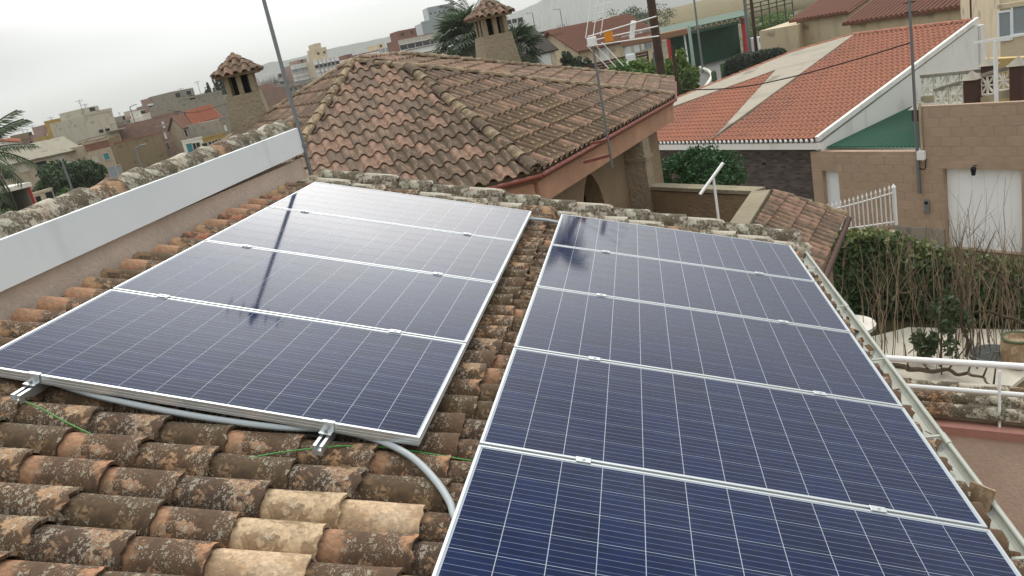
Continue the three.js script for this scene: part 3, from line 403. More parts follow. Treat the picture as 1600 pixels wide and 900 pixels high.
// ---------- red-roofed house and block garage wall across the lane (x along the wall, z towards us) ----------
{
  const RH = {"o": [5.867, -3.176, -19.416], "turn": -0.847, "slope": 0.233, "main": [[-4.182, 0.0], [0.0, 0.0], [-0.0, -9.049], [-4.866, -9.234]], "left": [[-8.17, 0.0], [-4.239, 0.0], [-6.437, -6.237], [-9.687, -2.43]], "band": [[-4.266, -0.065], [-4.337, -0.314], [-4.813, -9.155], [-6.905, -7.976], [-10.147, -3.516], [-9.716, -2.613], [-6.323, -6.093]], "edge": [[-0.0, -9.049], [-4.866, -9.234], [-6.965, -8.055], [-10.217, -3.586]], "low": -0.364, "hi": 0.873, "awn": [-4.929, -0.016], "step": 3.358, "x1": 9.0, "door": [3.981, 5.984, -0.826], "small": [0.111, 0.688, -0.987], "inter": [3.486, -1.937], "meter": [3.411, -0.473], "tp": [4.653, -1.5]};      // frame: o = eave corner on the wall line, turn about y; local x to the right along the wall, y up from o, -z up the slope
  const frame = t => { t.position.set(...RH.o); t.rotation.y = RH.turn; return t; };
  const rh = frame(thing('red_roof_house', 'white house with bright red tile roof and dark brick front wall', 'house'));
  const sl = Math.tan(RH.slope), rp = (x, z) => [x, -z * sl, z];
  const roof2 = sub('roof', rh);
  const redM = [0, 1, 2].map(i => clayTex(600 + i, [0.69 - i * 0.035, 0.475 - i * 0.02, 0.385 - i * 0.01], [0.63 - i * 0.03, 0.42 - i * 0.01, 0.34], 0.15 + i * 0.16, 0.05, [0.42, 0.29, 0.24], 128, 128));
  const rg = [1, 2].map(s => waveTile(0.2, 0.40, s + 60)), mains = RH.main.map(p => rp(...p)), lefts = RH.left.map(p => rp(...p));
  for (const poly of [mains, lefts]) {
    part('roof_deck', slab(poly, 0.12), M.mortar, roof2); const buck = [[], [], []];
    layTiles(poly, 0.2, 0.33, rg, (g, m, c) => buck[Math.max(0, Math.min(2, Math.floor(3.6 * fbm(((c.x + 30) / 12) % 1, ((c.z + 30) / 12) % 1, 6, 3, 12, 3) - 0.3 + 0.9 * (rnd() - 0.5))))].push(g.clone().applyMatrix4(m)), 0.08);
    buck.forEach((b, i) => { if (b.length) { const o = part('roof_tiles', merge(b), redM[i], roof2); o.userData.kind = 'stuff'; } });
  }
  part('concrete_band', slab(RH.band.map(p => { const q = rp(...p); return [q[0], q[1] + 0.11, q[2]]; }), 0.14), plaster(0xa7a196, T.stain), roof2);
  for (let i = 0; i < RH.edge.length - 1; i++) capRow([rp(...RH.edge[i])[0], rp(...RH.edge[i])[1] + 0.06, RH.edge[i][1]], [rp(...RH.edge[i + 1])[0], rp(...RH.edge[i + 1])[1] + 0.06, RH.edge[i + 1][1]], roof2, redM, 0.1);
  const X0 = RH.main[0][0], XL = RH.left[0][0], pk = RH.main.reduce((a, b) => b[1] < a[1] ? b : a);
  part('verge_trim', bar([0.07, 0.02, 0.05], [0.07, -pk[1] * sl + 0.02, pk[1]], 0.12, 0.16), M.paper, rh);
  part('fascia', box(XL, 0.12, -0.30, -0.10, -0.05, 0.08), M.paper, rh);
  for (let x = XL + 0.1; x < 0.1; x += 0.2) part('eave_tile_end', (() => { const g = new THREE.SphereGeometry(0.062, 8, 6); g.scale(1, 0.9, 0.5); g.translate(x, -0.02, 0.10); return g; })(), M.white, roof2);
  const brick = std(0xffffff, 0.9, { map: tex(256, 256, (u, v) => { const row = Math.floor(v * 16), b = (u * 5 + (row % 2) * 0.5) % 1, m = (v * 16) % 1 < 0.13 || b < 0.03; const f = 0.75 + 0.5 * hash2(Math.floor(u * 5 + (row % 2) * 0.5) % 5, row, 4); return m ? [0.36, 0.33, 0.31] : [0.30 * f, 0.265 * f, 0.255 * f]; }, true, [0.9, 0.9]), bumpMap: T.grain, bumpScale: 0.004 });
  part('brick_wall', box(XL, -0.27, G - RH.o[1], -0.301, -0.5, -0.12), brick, rh);
  part('gable_wall', (() => { const s = new THREE.Shape([new THREE.Vector2(0.1, -3), new THREE.Vector2(-pk[1], -3), new THREE.Vector2(-pk[1], -pk[1] * sl - 0.13), new THREE.Vector2(0.1, -0.14)]); const g = new THREE.ExtrudeGeometry(s, { depth: 0.2, bevelEnabled: false }); g.rotateY(Math.PI / 2); g.translate(-0.12, 0, 0); return muv(g); })(), M.paper, rh);
  part('end_pilaster', box(-0.12, 0.16, -4, -pk[1] * sl - 0.2, pk[1] - 0.3, pk[1] - 0.02), M.paper, rh);
  part('red_brick_patch', box(XL + 2.0, XL + 3.0, -0.75, -0.302, -0.119, -0.11), std(0x7d4a3c, 0.9, { map: T.mottle }), rh);
  part('vent', box(-2.3, -2.16, -0.86, -0.78, -0.118, -0.105), M.black, rh);
  // green sheet awning in the corner
  const aw = frame(thing('green_awning', 'green corrugated sheet awning between white gable and block wall', 'awning'));
  const wg = []; for (let k = 0; k < 26; k++) { const x = 0.14 + k * 0.122; wg.push(rod([x, RH.low + 0.04 + 0.002, -0.35], [x, RH.awn[1] + 0.012, RH.awn[0]], 0.03, 0.03, 6)); }
  part('sheet', merge([slab([[0.12, RH.low + 0.03, -0.3], [3.3, RH.low + 0.03, -0.3], [3.3, RH.awn[1], RH.awn[0]], [0.12, RH.awn[1], RH.awn[0]]], 0.01), ...wg]), std(0x2a634f, 0.45, { map: T.stain }), aw);
  // block wall with openings: real blocks in courses
  const gw = frame(thing('garage_wall', 'tan concrete block wall holding the white garage door', 'wall'));
  const y0 = G - RH.o[1], cH = 0.262, bW = 0.56, bm = [0xcbb098, 0xc8ad95, 0xcdb39b, 0xc9ae97].map(c => plaster(c, T.mottle, 0.008));
  const D = RH.door, S = RH.small, hi = RH.hi, lo = RH.low, xS = RH.step, X1 = RH.x1;
  part('mortar_core', (() => { const s = new THREE.Shape(); s.moveTo(-0.26, y0); s.lineTo(X1, y0); s.lineTo(X1, hi - 0.02); s.lineTo(xS, hi - 0.02); s.lineTo(xS, lo - 0.02); s.lineTo(-0.26, lo - 0.02); s.lineTo(-0.26, y0); for (const d of [D, S]) { const h = new THREE.Path(); h.moveTo(d[0], y0 + 0.02); h.lineTo(d[1], y0 + 0.02); h.lineTo(d[1], d[2]); h.lineTo(d[0], d[2]); h.lineTo(d[0], y0 + 0.02); s.holes.push(h); } const g = new THREE.ExtrudeGeometry(s, { depth: 0.22, bevelEnabled: false }); g.translate(0, 0, -0.227); return muv(g); })(), plaster(0xc3a88f), gw);
  const bgc = new Map();
  for (let r = 0; y0 + r * cH < hi - 0.03; r++) for (let x = -0.26 + (r % 2 ? -bW / 2 : 0); x < X1; x += bW) {
    const ya = y0 + r * cH, yb = Math.min(ya + cH, hi), parts = []; let a = Math.max(x, -0.26), b = Math.min(x + bW, X1);
    let spans = [[a, b]]; if (yb > lo + 0.03) spans = spans.map(([p, q]) => [Math.max(p, xS), q]);
    for (const d of [D, S]) if (ya < d[2] - 0.02) spans = spans.flatMap(([p, q]) => q <= d[0] || p >= d[1] ? [[p, q]] : [[p, d[0]], [d[1], q]]);
    for (const [p, q] of spans) if (q - p > 0.05) { const w = Math.round((q - p) * 100) / 100 - 0.006, h = yb - ya - 0.006, k = w.toFixed(2) + h.toFixed(3); if (!bgc.has(k)) bgc.set(k, rbox(w, h, 0.06, 0.006)); const o = part('block', bgc.get(k), bm[Math.floor(rnd() * 4)], gw); o.position.set((p + q) / 2, (ya + yb) / 2, -0.03 + rr(-0.003, 0.003)); }
  }
  const gd = part('garage_door', box(D[0] + 0.003, D[1] - 0.003, y0 + 0.02, D[2] - 0.003, -0.22, -0.17), std(0xf3f6f8, 0.55), gw);
  for (let k = 1; k < 6; k++) part('door_panel_groove', box(D[0] + k * (D[1] - D[0]) / 6 - 0.006, D[0] + k * (D[1] - D[0]) / 6 + 0.006, y0 + 0.05, D[2] - 0.02, -0.169, -0.166), std(0xdfe4e7, 0.6), gd);
  part('lintel', box(D[0] - 0.12, D[1] + 0.12, D[2] - 0.02, D[2] + 0.20, -0.028, 0.012), bm[1], gw);
  part('side_door', box(S[0] + 0.003, S[1] - 0.003, y0 + 0.02, S[2] - 0.003, -0.22, -0.17), M.white, gw);
  const lm = part('wall_lantern', merge([rod([0, 0, 0.0], [0, 0.03, 0.14], 0.012), new THREE.CylinderGeometry(0.05, 0.075, 0.05, 8).translate(0, -0.03, 0.14), new THREE.CylinderGeometry(0.075, 0.045, 0.17, 8).translate(0, -0.145, 0.14)].map(muv)), M.black, gw); lm.position.set((D[0] + D[1]) / 2 - 0.1, D[2] + 0.08, 0.016);
  const ic = part('intercom', rbox(0.15, 0.4, 0.05, 0.012), M.galv, gw); ic.position.set(...RH.inter, 0.026); part('screen', box(-0.05, 0.05, 0.06, 0.15, 0.026, 0.03), M.black, ic);
  const mtb = part('meter_box', rbox(0.24, 0.26, 0.1, 0.015), M.paintWhite, gw); mtb.position.set(...RH.meter, 0.052);
  part('wall_cable', tube([[RH.meter[0] - 0.1, RH.meter[1] - 0.1, 0.02], [RH.meter[0] - 0.16, RH.meter[1] - 0.3, 0.02], [RH.meter[0] + 0.05, RH.meter[1] - 0.4, 0.02], [RH.meter[0] + 0.13, RH.meter[1] - 0.1, 0.04]], 0.012, 24, 6), M.black, gw);
  part('cement_plinth', box(RH.step - 0.9, D[0] - 0.02, y0, y0 + 0.55, 0.003, 0.06), M.grey, gw);
  // mast with ladder hooks on the corner of the upper wall
  const ms = frame(thing('wire_mast', 'tall grey utility mast on the corner of the block wall', 'pole')); part('mast', rod([xS - 0.05, lo - 1.2, 0.06], [xS - 0.05, hi + 4.6, 0.06], 0.045, 0.035), M.steel, ms); part('conduit', rod([xS + 0.08, lo - 0.3, 0.04], [xS + 0.08, hi + 0.1, 0.04], 0.03), M.cream, ms);
  for (const k of [2.5, 2.75, 3.3]) part('hook', rod([xS - 0.22, hi + k, 0.06], [xS + 0.12, hi + k, 0.06], 0.015), M.black, ms);
  const m4 = frame(thing('wire_mast', 'thin dark mast at the top end of the red roof', 'pole')); part('mast', rod([-0.1, -pk[1] * sl - 2.4, pk[1] + 0.1], [-0.1, -pk[1] * sl + 3, pk[1] + 0.1], 0.035, 0.03), M.brownMetal, m4); for (const k of [-0.9, -1.6]) part('hook', rod([-0.35, -pk[1] * sl + k, pk[1] + 0.1], [-0.06, -pk[1] * sl + k, pk[1] + 0.1], 0.015), M.black, m4);
  // breeze-block balustrades on the terrace behind the block wall
  const bal = (label, x0, z0, x1, z1, ya, yb, h) => { const t = frame(thing('balustrade', label, 'balustrade', [0, 0, 0], 'white breeze-block balustrades')); const L = Math.hypot(x1 - x0, z1 - z0), n = Math.round(L / 0.42); const dir = V(x1 - x0, yb - ya, z1 - z0).normalize();
    for (let k = 0; k < n; k++) { const c = V(x0, ya, z0).lerp(V(x1, yb, z1), (k + 0.5) / n); const o = sub('breeze_block', t, [c.x, c.y, c.z]); o.rotation.y = Math.atan2(-(z1 - z0), x1 - x0); const w = L / n / 2 - 0.01; const gs = [box(-w, w, 0, 0.035, -0.05, 0.05), box(-w, w, h - 0.035, h, -0.05, 0.05), box(-w, -w + 0.03, 0.036, h - 0.036, -0.05, 0.05), box(w - 0.03, w, 0.036, h - 0.036, -0.05, 0.05)]; for (let q = 0; q < 4; q++) { const g = box(-Math.hypot(w, h / 2) + 0.02, Math.hypot(w, h / 2) - 0.02, -0.014, 0.014, -0.04 + q * 0.0007, 0.04 + q * 0.0007); g.rotateZ(q === 0 ? 0 : q === 1 ? Math.PI / 2 : q === 2 ? Math.atan2(h / 2, w) : -Math.atan2(h / 2, w)); if (q < 2) g.scale(q ? 1 : w / Math.hypot(w, h / 2), q ? h / 2 / Math.hypot(w, h / 2) : 1, 1); g.translate(0, h / 2, 0); gs.push(g); } part('lattice', merge(gs), M.whiteStain, o); }
    part('rail_top', bar([x0, ya + h + 0.04, z0], [x1, yb + h + 0.04, z1], 0.16, 0.08), M.grey, t); part('curb', bar([x0, ya - 0.12, z0], [x1, yb - 0.12, z1], 0.2, 0.22), M.cream, t); };
  bal('straight white breeze-block balustrade beside the white gable', 0.455, -5, 2.62, -5, 0.317, 0.355, 0.62);
  bal('sloping white breeze-block balustrade behind the block wall', 2.549, -2.2, 5.139, -2.2, 0.344, 0.952, 0.55);
  for (const [lab, x, z, yb, h] of [["dark capped pillar in the middle of the sloping balustrade", 3.748, -2.0, 0.251, 0.95], ["dark capped pillar at the right edge by the balustrade", 4.977, -2.0, 0.531, 0.95], ["dark capped pillar where the two balustrades meet behind", 2.746, -4.8, 0.222, 0.95], ["dark capped pillar end beside the utility mast", 2.178, -2.0, 0.102, 0.35]]) { const t = frame(thing('gate_pillar', lab, 'pillar', [0, 0, 0], 'dark pillars of the terrace balustrade')); part('shaft', box(x - 0.16, x + 0.16, yb, yb + h, z - 0.16, z + 0.16), M.brownMetal, t); const g = new THREE.ConeGeometry(0.32, 0.24, 4).rotateY(Math.PI / 4).translate(x, yb + h + 0.12, z); part('cap', muv(g.toNonIndexed()), M.grey, t); }
  const tpole = frame(thing('clothes_pole', 'white T-shaped clothes pole behind the block wall', 'pole')); part('post', rod([RH.tp[0], hi - 0.3, RH.tp[1]], [RH.tp[0], hi + 1.35, RH.tp[1]], 0.055), M.paintWhite, tpole); part('crossbar', bar([RH.tp[0] - 0.55, hi + 1.36, RH.tp[1]], [RH.tp[0] + 0.75, hi + 1.44, RH.tp[1]], 0.05, 0.06), M.paintWhite, tpole);
}
solo('overhead_wire', 'black cable sagging from the utility mast across the red roof', 'wire', tube([[8.012, -0.582, -16.897], [6.766, -0.886, -18.167], [5.094, -1.1, -18.824], [3.682, -1.177, -19.577], [1.975, -0.997, -20.346]], 0.018, 60, 6), M.black);
{ // white curved fence and gate on top of the garden wall
  const F = {"a": [4.95, -4.933, -14.966], "b": [6.632, -4.774, -14.294], "h0": 0.72, "h1": 0.98}; const t = thing('white_fence', 'white wrought iron fence with pointed bars stepping uphill', 'fence'); const a = P(F.a), b = P(F.b), n = 17;
  for (let k = 0; k <= n; k++) { const p = a.clone().lerp(b, k / n), h = F.h0 + (F.h1 - F.h0) * (k / n) ** 1.4; part('bar', merge([rod([p.x, p.y, p.z], [p.x, p.y + h, p.z], k === n ? 0.05 : 0.016, k === n ? 0.05 : 0.016, 6), new THREE.ConeGeometry(k === n ? 0.06 : 0.03, 0.1, 6).translate(p.x, p.y + h + 0.05, p.z)].map(muv)), M.paintWhite, t); }
  const rl = f => { const pts = []; for (let k = 0; k <= n; k++) { const p = a.clone().lerp(b, k / n); pts.push([p.x, p.y + f * (F.h0 + (F.h1 - F.h0) * (k / n) ** 1.4), p.z]); } return tube(pts, 0.02, 40, 6); }; part('rail', rl(0.86), M.paintWhite, t); part('rail', rl(0.08), M.paintWhite, t);
  const gwall = thing('garden_wall', 'low weathered garden wall under the white fence', 'wall'); part('wall', bar([a.x, (a.y + G) / 2, a.z - 0.02], [b.x, (a.y + G) / 2, b.z - 0.02], 0.22, a.y - G - 0.02), M.cream, gwall); 
}
// ---------- garden below: paving, pots, terrace wall with rail ----------
struct('garden_paving', prism([[3.376, -8.92], [3.968, -10.487], [5.883, -11.077], [8.08, -10.088], [7.771, -8.846], [6.294, -7.419], [4.977, -7.368]], G - 0.3, G + 0.06), plaster(0xd9d5cb, T.stain));
{
  const W = {"a": [1.932, -2.201, -0.303], "b": [4.328, -2.201, 0.906], "posts": [0.575]}; const t = thing('terrace_wall', 'peach terrace wall with red band and lichen tile coping', 'wall'); const a = P(W.a), b = P(W.b), d = b.clone().sub(a).normalize(), o = V(-d.z, 0, d.x);
  const sh = (p, k, y) => p.clone().addScaledVector(o, k).add(V(0, y, 0));
  part('wall', bar(sh(a, 0, -1.55), sh(b, 0, -1.55), 0.2, 2.8), plaster(0xecd6c4), t); part('painted_band', bar(sh(a, 0.02, -0.10), sh(b, 0.02, -0.10), 0.22, 0.075), std(0xcb9686, 0.8, { map: T.mottle }), t); part('mortar_bed', bar(sh(a, -0.15, -0.02), sh(b, -0.15, -0.02), 0.34, 0.06), M.mortar, t);
  for (const [k, y, r] of [[-0.02, 0.0, 0.085], [-0.18, 0.03, 0.085], [-0.33, 0.05, 0.085]]) { const n = 7, L = b.distanceTo(a); const g = [0, 1].map(s => barrel(L / n * 1.15, r * 0.85, r, 0.015, 10, Math.PI * 0.95, 900 + s, 0.03, s * 0.4)); for (let q = 0; q < n; q++) { const e = part('coping_tile', g[q % 2], [clay.grey2, clay.crust2, clay.crust4, clay.grey][(q + Math.round(k * 20) + 20) % 4], t); const m = new THREE.Matrix4().makeBasis(d, V(0, 1, 0), d.clone().cross(V(0, 1, 0))); m.setPosition(sh(a, k, y).addScaledVector(d, q * L / n)); e.applyMatrix4(m); } }
  const r = thing('terrace_rail', 'white tubular handrail with two bars above the terrace wall', 'railing'); part('top_bar', rod(sh(a, -0.12, 0.42), sh(b, -0.12, 0.42), 0.028, 0.028, 12), M.paintWhite, r); part('lower_bar', rod(sh(a, -0.05, 0.20), sh(b, -0.05, 0.20), 0.02, 0.02, 10), M.paintWhite, r); for (const f of W.posts) part('post', rod(sh(a, 0.06, -0.15).lerp(sh(b, 0.06, -0.15), f), sh(a, -0.05, 0.22).lerp(sh(b, -0.05, 0.22), f).add(V(0, 0.18, 0)), 0.012), M.paintWhite, r);
  const fl = struct('terrace_floor', (() => { const p = [sh(a, 0.12, 0), sh(b, 0.12, 0), sh(b, 3, 0), sh(a, 3, 0)].map(v => [v.x, v.z]); return prism(p, a.y - 1.5, a.y - 1.38); })(), std(0xa06a58, 0.85, { map: T.mottle }));
  const pot = thing('clay_pot', 'round clay pot with green glazed rim on the white paving', 'pot', [7.102, -6.24, -8.549]); part('body', new THREE.LatheGeometry([[0, 0], [0.2, 0], [0.26, 0.1], [0.31, 0.34], [0.29, 0.52], [0.24, 0.6], [0.22, 0.6], [0.22, 0.5], [0, 0.5]].map(p => new THREE.Vector2(...p)), 24), clay.beige2, pot); part('rim', new THREE.TorusGeometry(0.262, 0.03, 8, 24).rotateX(Math.PI / 2).translate(0, 0.6, 0), std(0x5c6b4a, 0.4), pot);
  const ml = thing('manhole_cover', 'round dark grey drain cover lying on the white paving', 'drain cover', [6.862, -6.24, -9.126]); part('disc', new THREE.CylinderGeometry(0.42, 0.42, 0.06, 28).translate(0, 0.03, 0), std(0x6a6b6a, 0.8, { map: T.mottle }), ml); part('ring', new THREE.TorusGeometry(0.40, 0.03, 6, 28).rotateX(Math.PI / 2).translate(0, 0.05, 0), M.steel, ml); part('handle', merge([box(-0.12, -0.05, 0.06, 0.075, -0.03, 0.03), box(0.05, 0.12, 0.06, 0.075, -0.03, 0.03)]), M.steel, ml);
  const rt = thing('round_table', 'round white stone table at the edge of the garden paving', 'table', [4.349, -6.24, -9.874]); part('table_top', new THREE.CylinderGeometry(0.55, 0.55, 0.07, 28).translate(0, 0.72, 0), M.whiteStain, rt); part('pedestal', new THREE.CylinderGeometry(0.12, 0.22, 0.68, 14).translate(0, 0.34, 0), M.whiteStain, rt);
}

// ---------- ground, road, hills ----------
struct('ground', (() => { const g = new THREE.PlaneGeometry(7000, 7000, 1, 1); g.rotateX(-Math.PI / 2); g.translate(0, G - 0.02, -2200); return muv(g); })(), std(0x7c7460, 0.98, { map: tex(512, 512, (u, v) => { const n = fbm(u, v, 6, 6, 61, 6, 0.6); return mixc([0.72, 0.66, 0.55], [0.52, 0.56, 0.42], sstep(0.4, 0.6, n)); }, true, [0.03, 0.03]) }));
const ribbon = (pts, w, y) => { const c = new THREE.CatmullRomCurve3(pts.map(p => V(p[0], 0, p[1]))), n = 40, pos = [], L = [], R = []; for (let i = 0; i <= n; i++) { const p = c.getPoint(i / n), t = c.getTangent(i / n), s = V(-t.z, 0, t.x).multiplyScalar(w / 2); L.push([p.x - s.x, p.z - s.z]); R.push([p.x + s.x, p.z + s.z]); } for (let i = 0; i < n; i++) pos.push(L[i][0], y, L[i][1], R[i][0], y, R[i][1], R[i + 1][0], y, R[i + 1][1], L[i][0], y, L[i][1], R[i + 1][0], y, R[i + 1][1], L[i + 1][0], y, L[i + 1][1]); const g = new THREE.BufferGeometry(); g.setAttribute('position', new THREE.Float32BufferAttribute(pos, 3)); g.computeVertexNormals(); g.setAttribute('uv', new THREE.Float32BufferAttribute(new Float32Array(pos.length / 3 * 2), 2)); return muv(g); };
struct('road', ribbon([[2.289, -57.428], [5.405, -70.092], [9.002, -87.764], [13.186, -104.203], [24.866, -119.098]], 9.5, G + 0.01), M.asphalt);
struct('lane', ribbon([[-5.348, -28.19], [-0.715, -22.943], [3.918, -17.696], [8.552, -12.448], [13.185, -7.201]], 4.2, G + 0.006), plaster(0x9a948a, T.stain));
struct('left_street', ribbon([[-62.66, -67.644], [-68.144, -86.253], [-73.591, -104.892], [-78.112, -125.947], [-88.852, -164.192]], 8, G + 0.01), M.asphalt);
solo('road_marking', 'white painted marks on the grey road bend', 'road marking', merge([[11.304, -112.348, 0.25, 3], [12.204, -111.748, 0.9, 0.35], [12.204, -112.948, 0.9, 0.35], [13.404, -112.348, 0.9, 0.35], [13.504, -113.548, 0.9, 0.35]].map(([x, z, w, l]) => box(x - w / 2, x + w / 2, G + 0.012, G + 0.018, z - l / 2, z + l / 2))), M.paintWhite);
solo('kerb_wall', 'curving white kerb wall along the inside of the road', 'kerb', tube([[5.424, -5.8, -65.711], [6.807, -5.8, -72.944], [8.167, -5.8, -82.584], [8.465, -5.8, -90.521], [8.185, -5.8, -97.934]], 0.16, 50, 8), M.whiteStain);
{ // hazy mountains
  const ridge = (name, pts, z, seed, col) => { const pos = [], n = 140, top = [], bot = []; for (let i = 0; i <= n; i++) { const t = i / n * (pts.length - 1), k = Math.min(pts.length - 2, Math.floor(t)), f = t - k, x = pts[k][0] + (pts[k + 1][0] - pts[k][0]) * f; let h = pts[k][1] + (pts[k + 1][1] - pts[k][1]) * f; h += 18 * (fbm((i / n), 0.3, 9, 4, seed, 5, 0.6) - 0.5) * Math.min(1, h / 60); top.push([x, Math.max(1, h), z - 10 * hash2(i, 3, seed)]); bot.push([x * 0.86, G - 2, z + 700 + 12 * hash2(i, 5, seed)]); }
    const M2 = 8, row = r => top.map((p, i) => { const f = r / M2, j = r && r < M2 ? 8 * (hash2(i, r, seed) - 0.5) : 0; return [p[0] + (bot[i][0] - p[0]) * f, p[1] + (bot[i][1] - p[1]) * Math.pow(f, 0.85) + j * (p[1] / 150), p[2] + (bot[i][2] - p[2]) * f]; });
    for (let r = 0; r < M2; r++) { const A = row(r), B = row(r + 1); for (let i = 0; i < n; i++) pos.push(...A[i], ...B[i], ...B[i + 1], ...A[i], ...B[i + 1], ...A[i + 1]); }
    const g = new THREE.BufferGeometry(); g.setAttribute('position', new THREE.Float32BufferAttribute(pos, 3)); g.computeVertexNormals(); g.setAttribute('uv', new THREE.Float32BufferAttribute(new Float32Array(pos.length / 3 * 2), 2)); struct(name, g, std(col, 1)); };
  ridge('mountains', [[-2238.592, 14.757], [-1796.131, 9.626], [-1414.824, 35.262], [-1253.852, 50.487], [-1157.01, 80.619], [-1078.897, 90.489], [-984.687, 87.403], [-878.534, 94.868], [-777.125, 91.659], [-677.712, 86.752], [-597.746, 89.129], [-482.874, 78.878], [-372.338, 56.793], [-248.38, 14.236], [-104.964, -14.268]], -2400, 5, 0x5f6660);
  ridge('far_mountains', [[-747.639, 72.48], [-579.316, 90.152], [-466.934, 112.959], [-370.967, 128.422], [-300.61, 153.547], [-198.743, 142.457], [-50.873, 107.265], [117.615, 53.417], [339.524, 51.065], [622.401, 4.522]], -3400, 9, 0x6a706c);
  const hill = [34.533, -6.3, -318.553]; const g = new THREE.SphereGeometry(1, 40, 20, 0, Math.PI * 2, 0, Math.PI / 2); g.scale(70, 9, 45); const p = g.attributes.position; for (let i = 0; i < p.count; i++) p.setY(i, p.getY(i) + 2.5 * (fbm((p.getX(i) + 100) / 200, (p.getZ(i) + 100) / 200, 9, 9, 3, 3) - 0.5)); g.computeVertexNormals(); g.translate(hill[0], G, hill[2]); struct('hillside', muv(g), std(0x7b745a, 1, { map: T.stain }));
}
// ---------- plants ----------
const tp = (r0, pts2) => { const g = tube(pts2, 1, pts2.length * 3, 5), p = g.attributes.position, c = new THREE.CatmullRomCurve3(pts2, false, 'centripetal'), nn = pts2.length * 3; for (let i = 0; i < p.count; i++) { const s = Math.floor(i / 6) / nn, o = c.getPointAt(Math.min(1, s)), v = V(p.getX(i), p.getY(i), p.getZ(i)).sub(o).multiplyScalar(r0 * (1 - 0.72 * s)); p.setXYZ(i, o.x + v.x, o.y + v.y, o.z + v.z); } g.computeVertexNormals(); return muv(g); };
const leafMats = {}; function leafMat(hex) { return leafMats[hex] ||= new THREE.MeshPhysicalMaterial({ color: hex, roughness: 0.8, side: THREE.DoubleSide, transmission: 0.3, thickness: 0 }); }
function leafCloud(n, seed, place, s0, s1, asp = 0.5) { const R = mulberry(seed), pos = new Float32Array(n * 18), nor = new Float32Array(n * 18); for (let i = 0; i < n; i++) { const c = place(R), s = s0 + (s1 - s0) * R(); const d = V(R() - 0.5, R() - 0.45, R() - 0.5).normalize(), q = V(R() - 0.5, R() - 0.5, R() - 0.5).cross(d).normalize(), a = c.clone().addScaledVector(d, -s), b = c.clone().addScaledVector(d, s), l = c.clone().addScaledVector(q, s * asp), r = c.clone().addScaledVector(q, -s * asp); const nn = q.clone().cross(d); [a, l, b, a, b, r].forEach((v, k) => { pos.set([v.x, v.y, v.z], i * 18 + k * 3); nor.set([nn.x, nn.y, nn.z], i * 18 + k * 3); }); } const g = new THREE.BufferGeometry(); g.setAttribute('position', new THREE.BufferAttribute(pos, 3)); g.setAttribute('normal', new THREE.BufferAttribute(nor, 3)); g.setAttribute('uv', new THREE.BufferAttribute(new Float32Array(n * 12), 2)); return g; }
const inBall = R => { let v; do v = V(R() * 2 - 1, R() * 2 - 1, R() * 2 - 1); while (v.lengthSq() > 1); return v; };
// clumpy crown: small leaves grouped in clumps near the surface of an ellipsoid
function crown(n, seed, rx, ry, rz, clumps, s0, s1, asp) { const R0 = mulberry(seed * 7 + 1), cs = []; for (let k = 0; k < clumps; k++) { const v = inBall(R0); v.setLength(0.45 + 0.5 * Math.sqrt(R0())); cs.push([v, 0.18 + 0.2 * R0()]); } return leafCloud(n, seed, R => { const [c, r] = cs[Math.floor(R() * clumps)], v = inBall(R).multiplyScalar(r).add(c); return V(v.x * rx, v.y * ry, v.z * rz); }, s0, s1, asp); }
function tree(label, name, base, h, rx, ry, hex, n, seed, cat = 'tree', ls = [0.1, 0.22]) { const t = thing(name, label, cat, base); const gs = [rod([0, -0.1, 0], [0.05, h - ry, 0], rx * 0.09 + 0.05, rx * 0.05 + 0.03)]; const R = mulberry(seed); for (let k = 0; k < 6; k++) { const a = R() * 6.28; gs.push(rod([0.04, h - ry * 1.2, 0], [Math.cos(a) * rx * 0.6, h + (R() - 0.3) * ry * 0.7, Math.sin(a) * rx * 0.6], rx * 0.04 + 0.02, 0.02, 6)); } part('trunk', merge(gs.map(muv)), M.bark, t); const c = part('crown', crown(n, seed, rx, ry, rx, 46, ls[0], ls[1]), leafMat(hex), t); c.position.y = h; return t; }
function frondGeo(L, droop, seed, nl, wl, fan = false) { // feather palm leaf along +x from the origin
  const R = mulberry(seed), pos = []; const c = t => V(L * (t - 0.12 * droop * t * t), L * (0.42 * t - droop * t * t), 0), gs = []; const spine = []; for (let k = 0; k <= 10; k++) spine.push(c(k / 10)); gs.push(muv(new THREE.TubeGeometry(new THREE.CatmullRomCurve3(spine), 14, 0.02 * L / 2, 5)));
  for (let k = 0; k < nl; k++) { const t = 0.12 + 0.88 * k / nl, p = c(t), q = c(Math.min(1, t + 0.02)).sub(c(t - 0.02)).normalize(); for (const s of [-1, 1]) { const len = wl * (0.55 + 0.5 * Math.sin(Math.PI * Math.min(1, t * 1.02))) * (0.85 + 0.3 * R()), d = V(q.x * 0.75, q.y * 0.75 - 0.28 - 0.25 * R(), s * (0.75 + 0.2 * R())).normalize(), e = p.clone().addScaledVector(d, len).add(V(0, -len * 0.18, 0)), m = p.clone().addScaledVector(d, len * 0.45), wv = q.clone().multiplyScalar(0.028 * L / 2.4); pos.push(p.x, p.y, p.z, m.x - wv.x, m.y - wv.y, m.z - wv.z, m.x + wv.x, m.y + wv.y, m.z + wv.z, m.x - wv.x, m.y - wv.y, m.z - wv.z, e.x, e.y, e.z, m.x + wv.x, m.y + wv.y, m.z + wv.z); } }
  const g = new THREE.BufferGeometry(); g.setAttribute('position', new THREE.Float32BufferAttribute(pos, 3)); g.computeVertexNormals(); g.setAttribute('uv', new THREE.Float32BufferAttribute(new Float32Array(pos.length / 3 * 2), 2)); return merge([...gs, g]); }
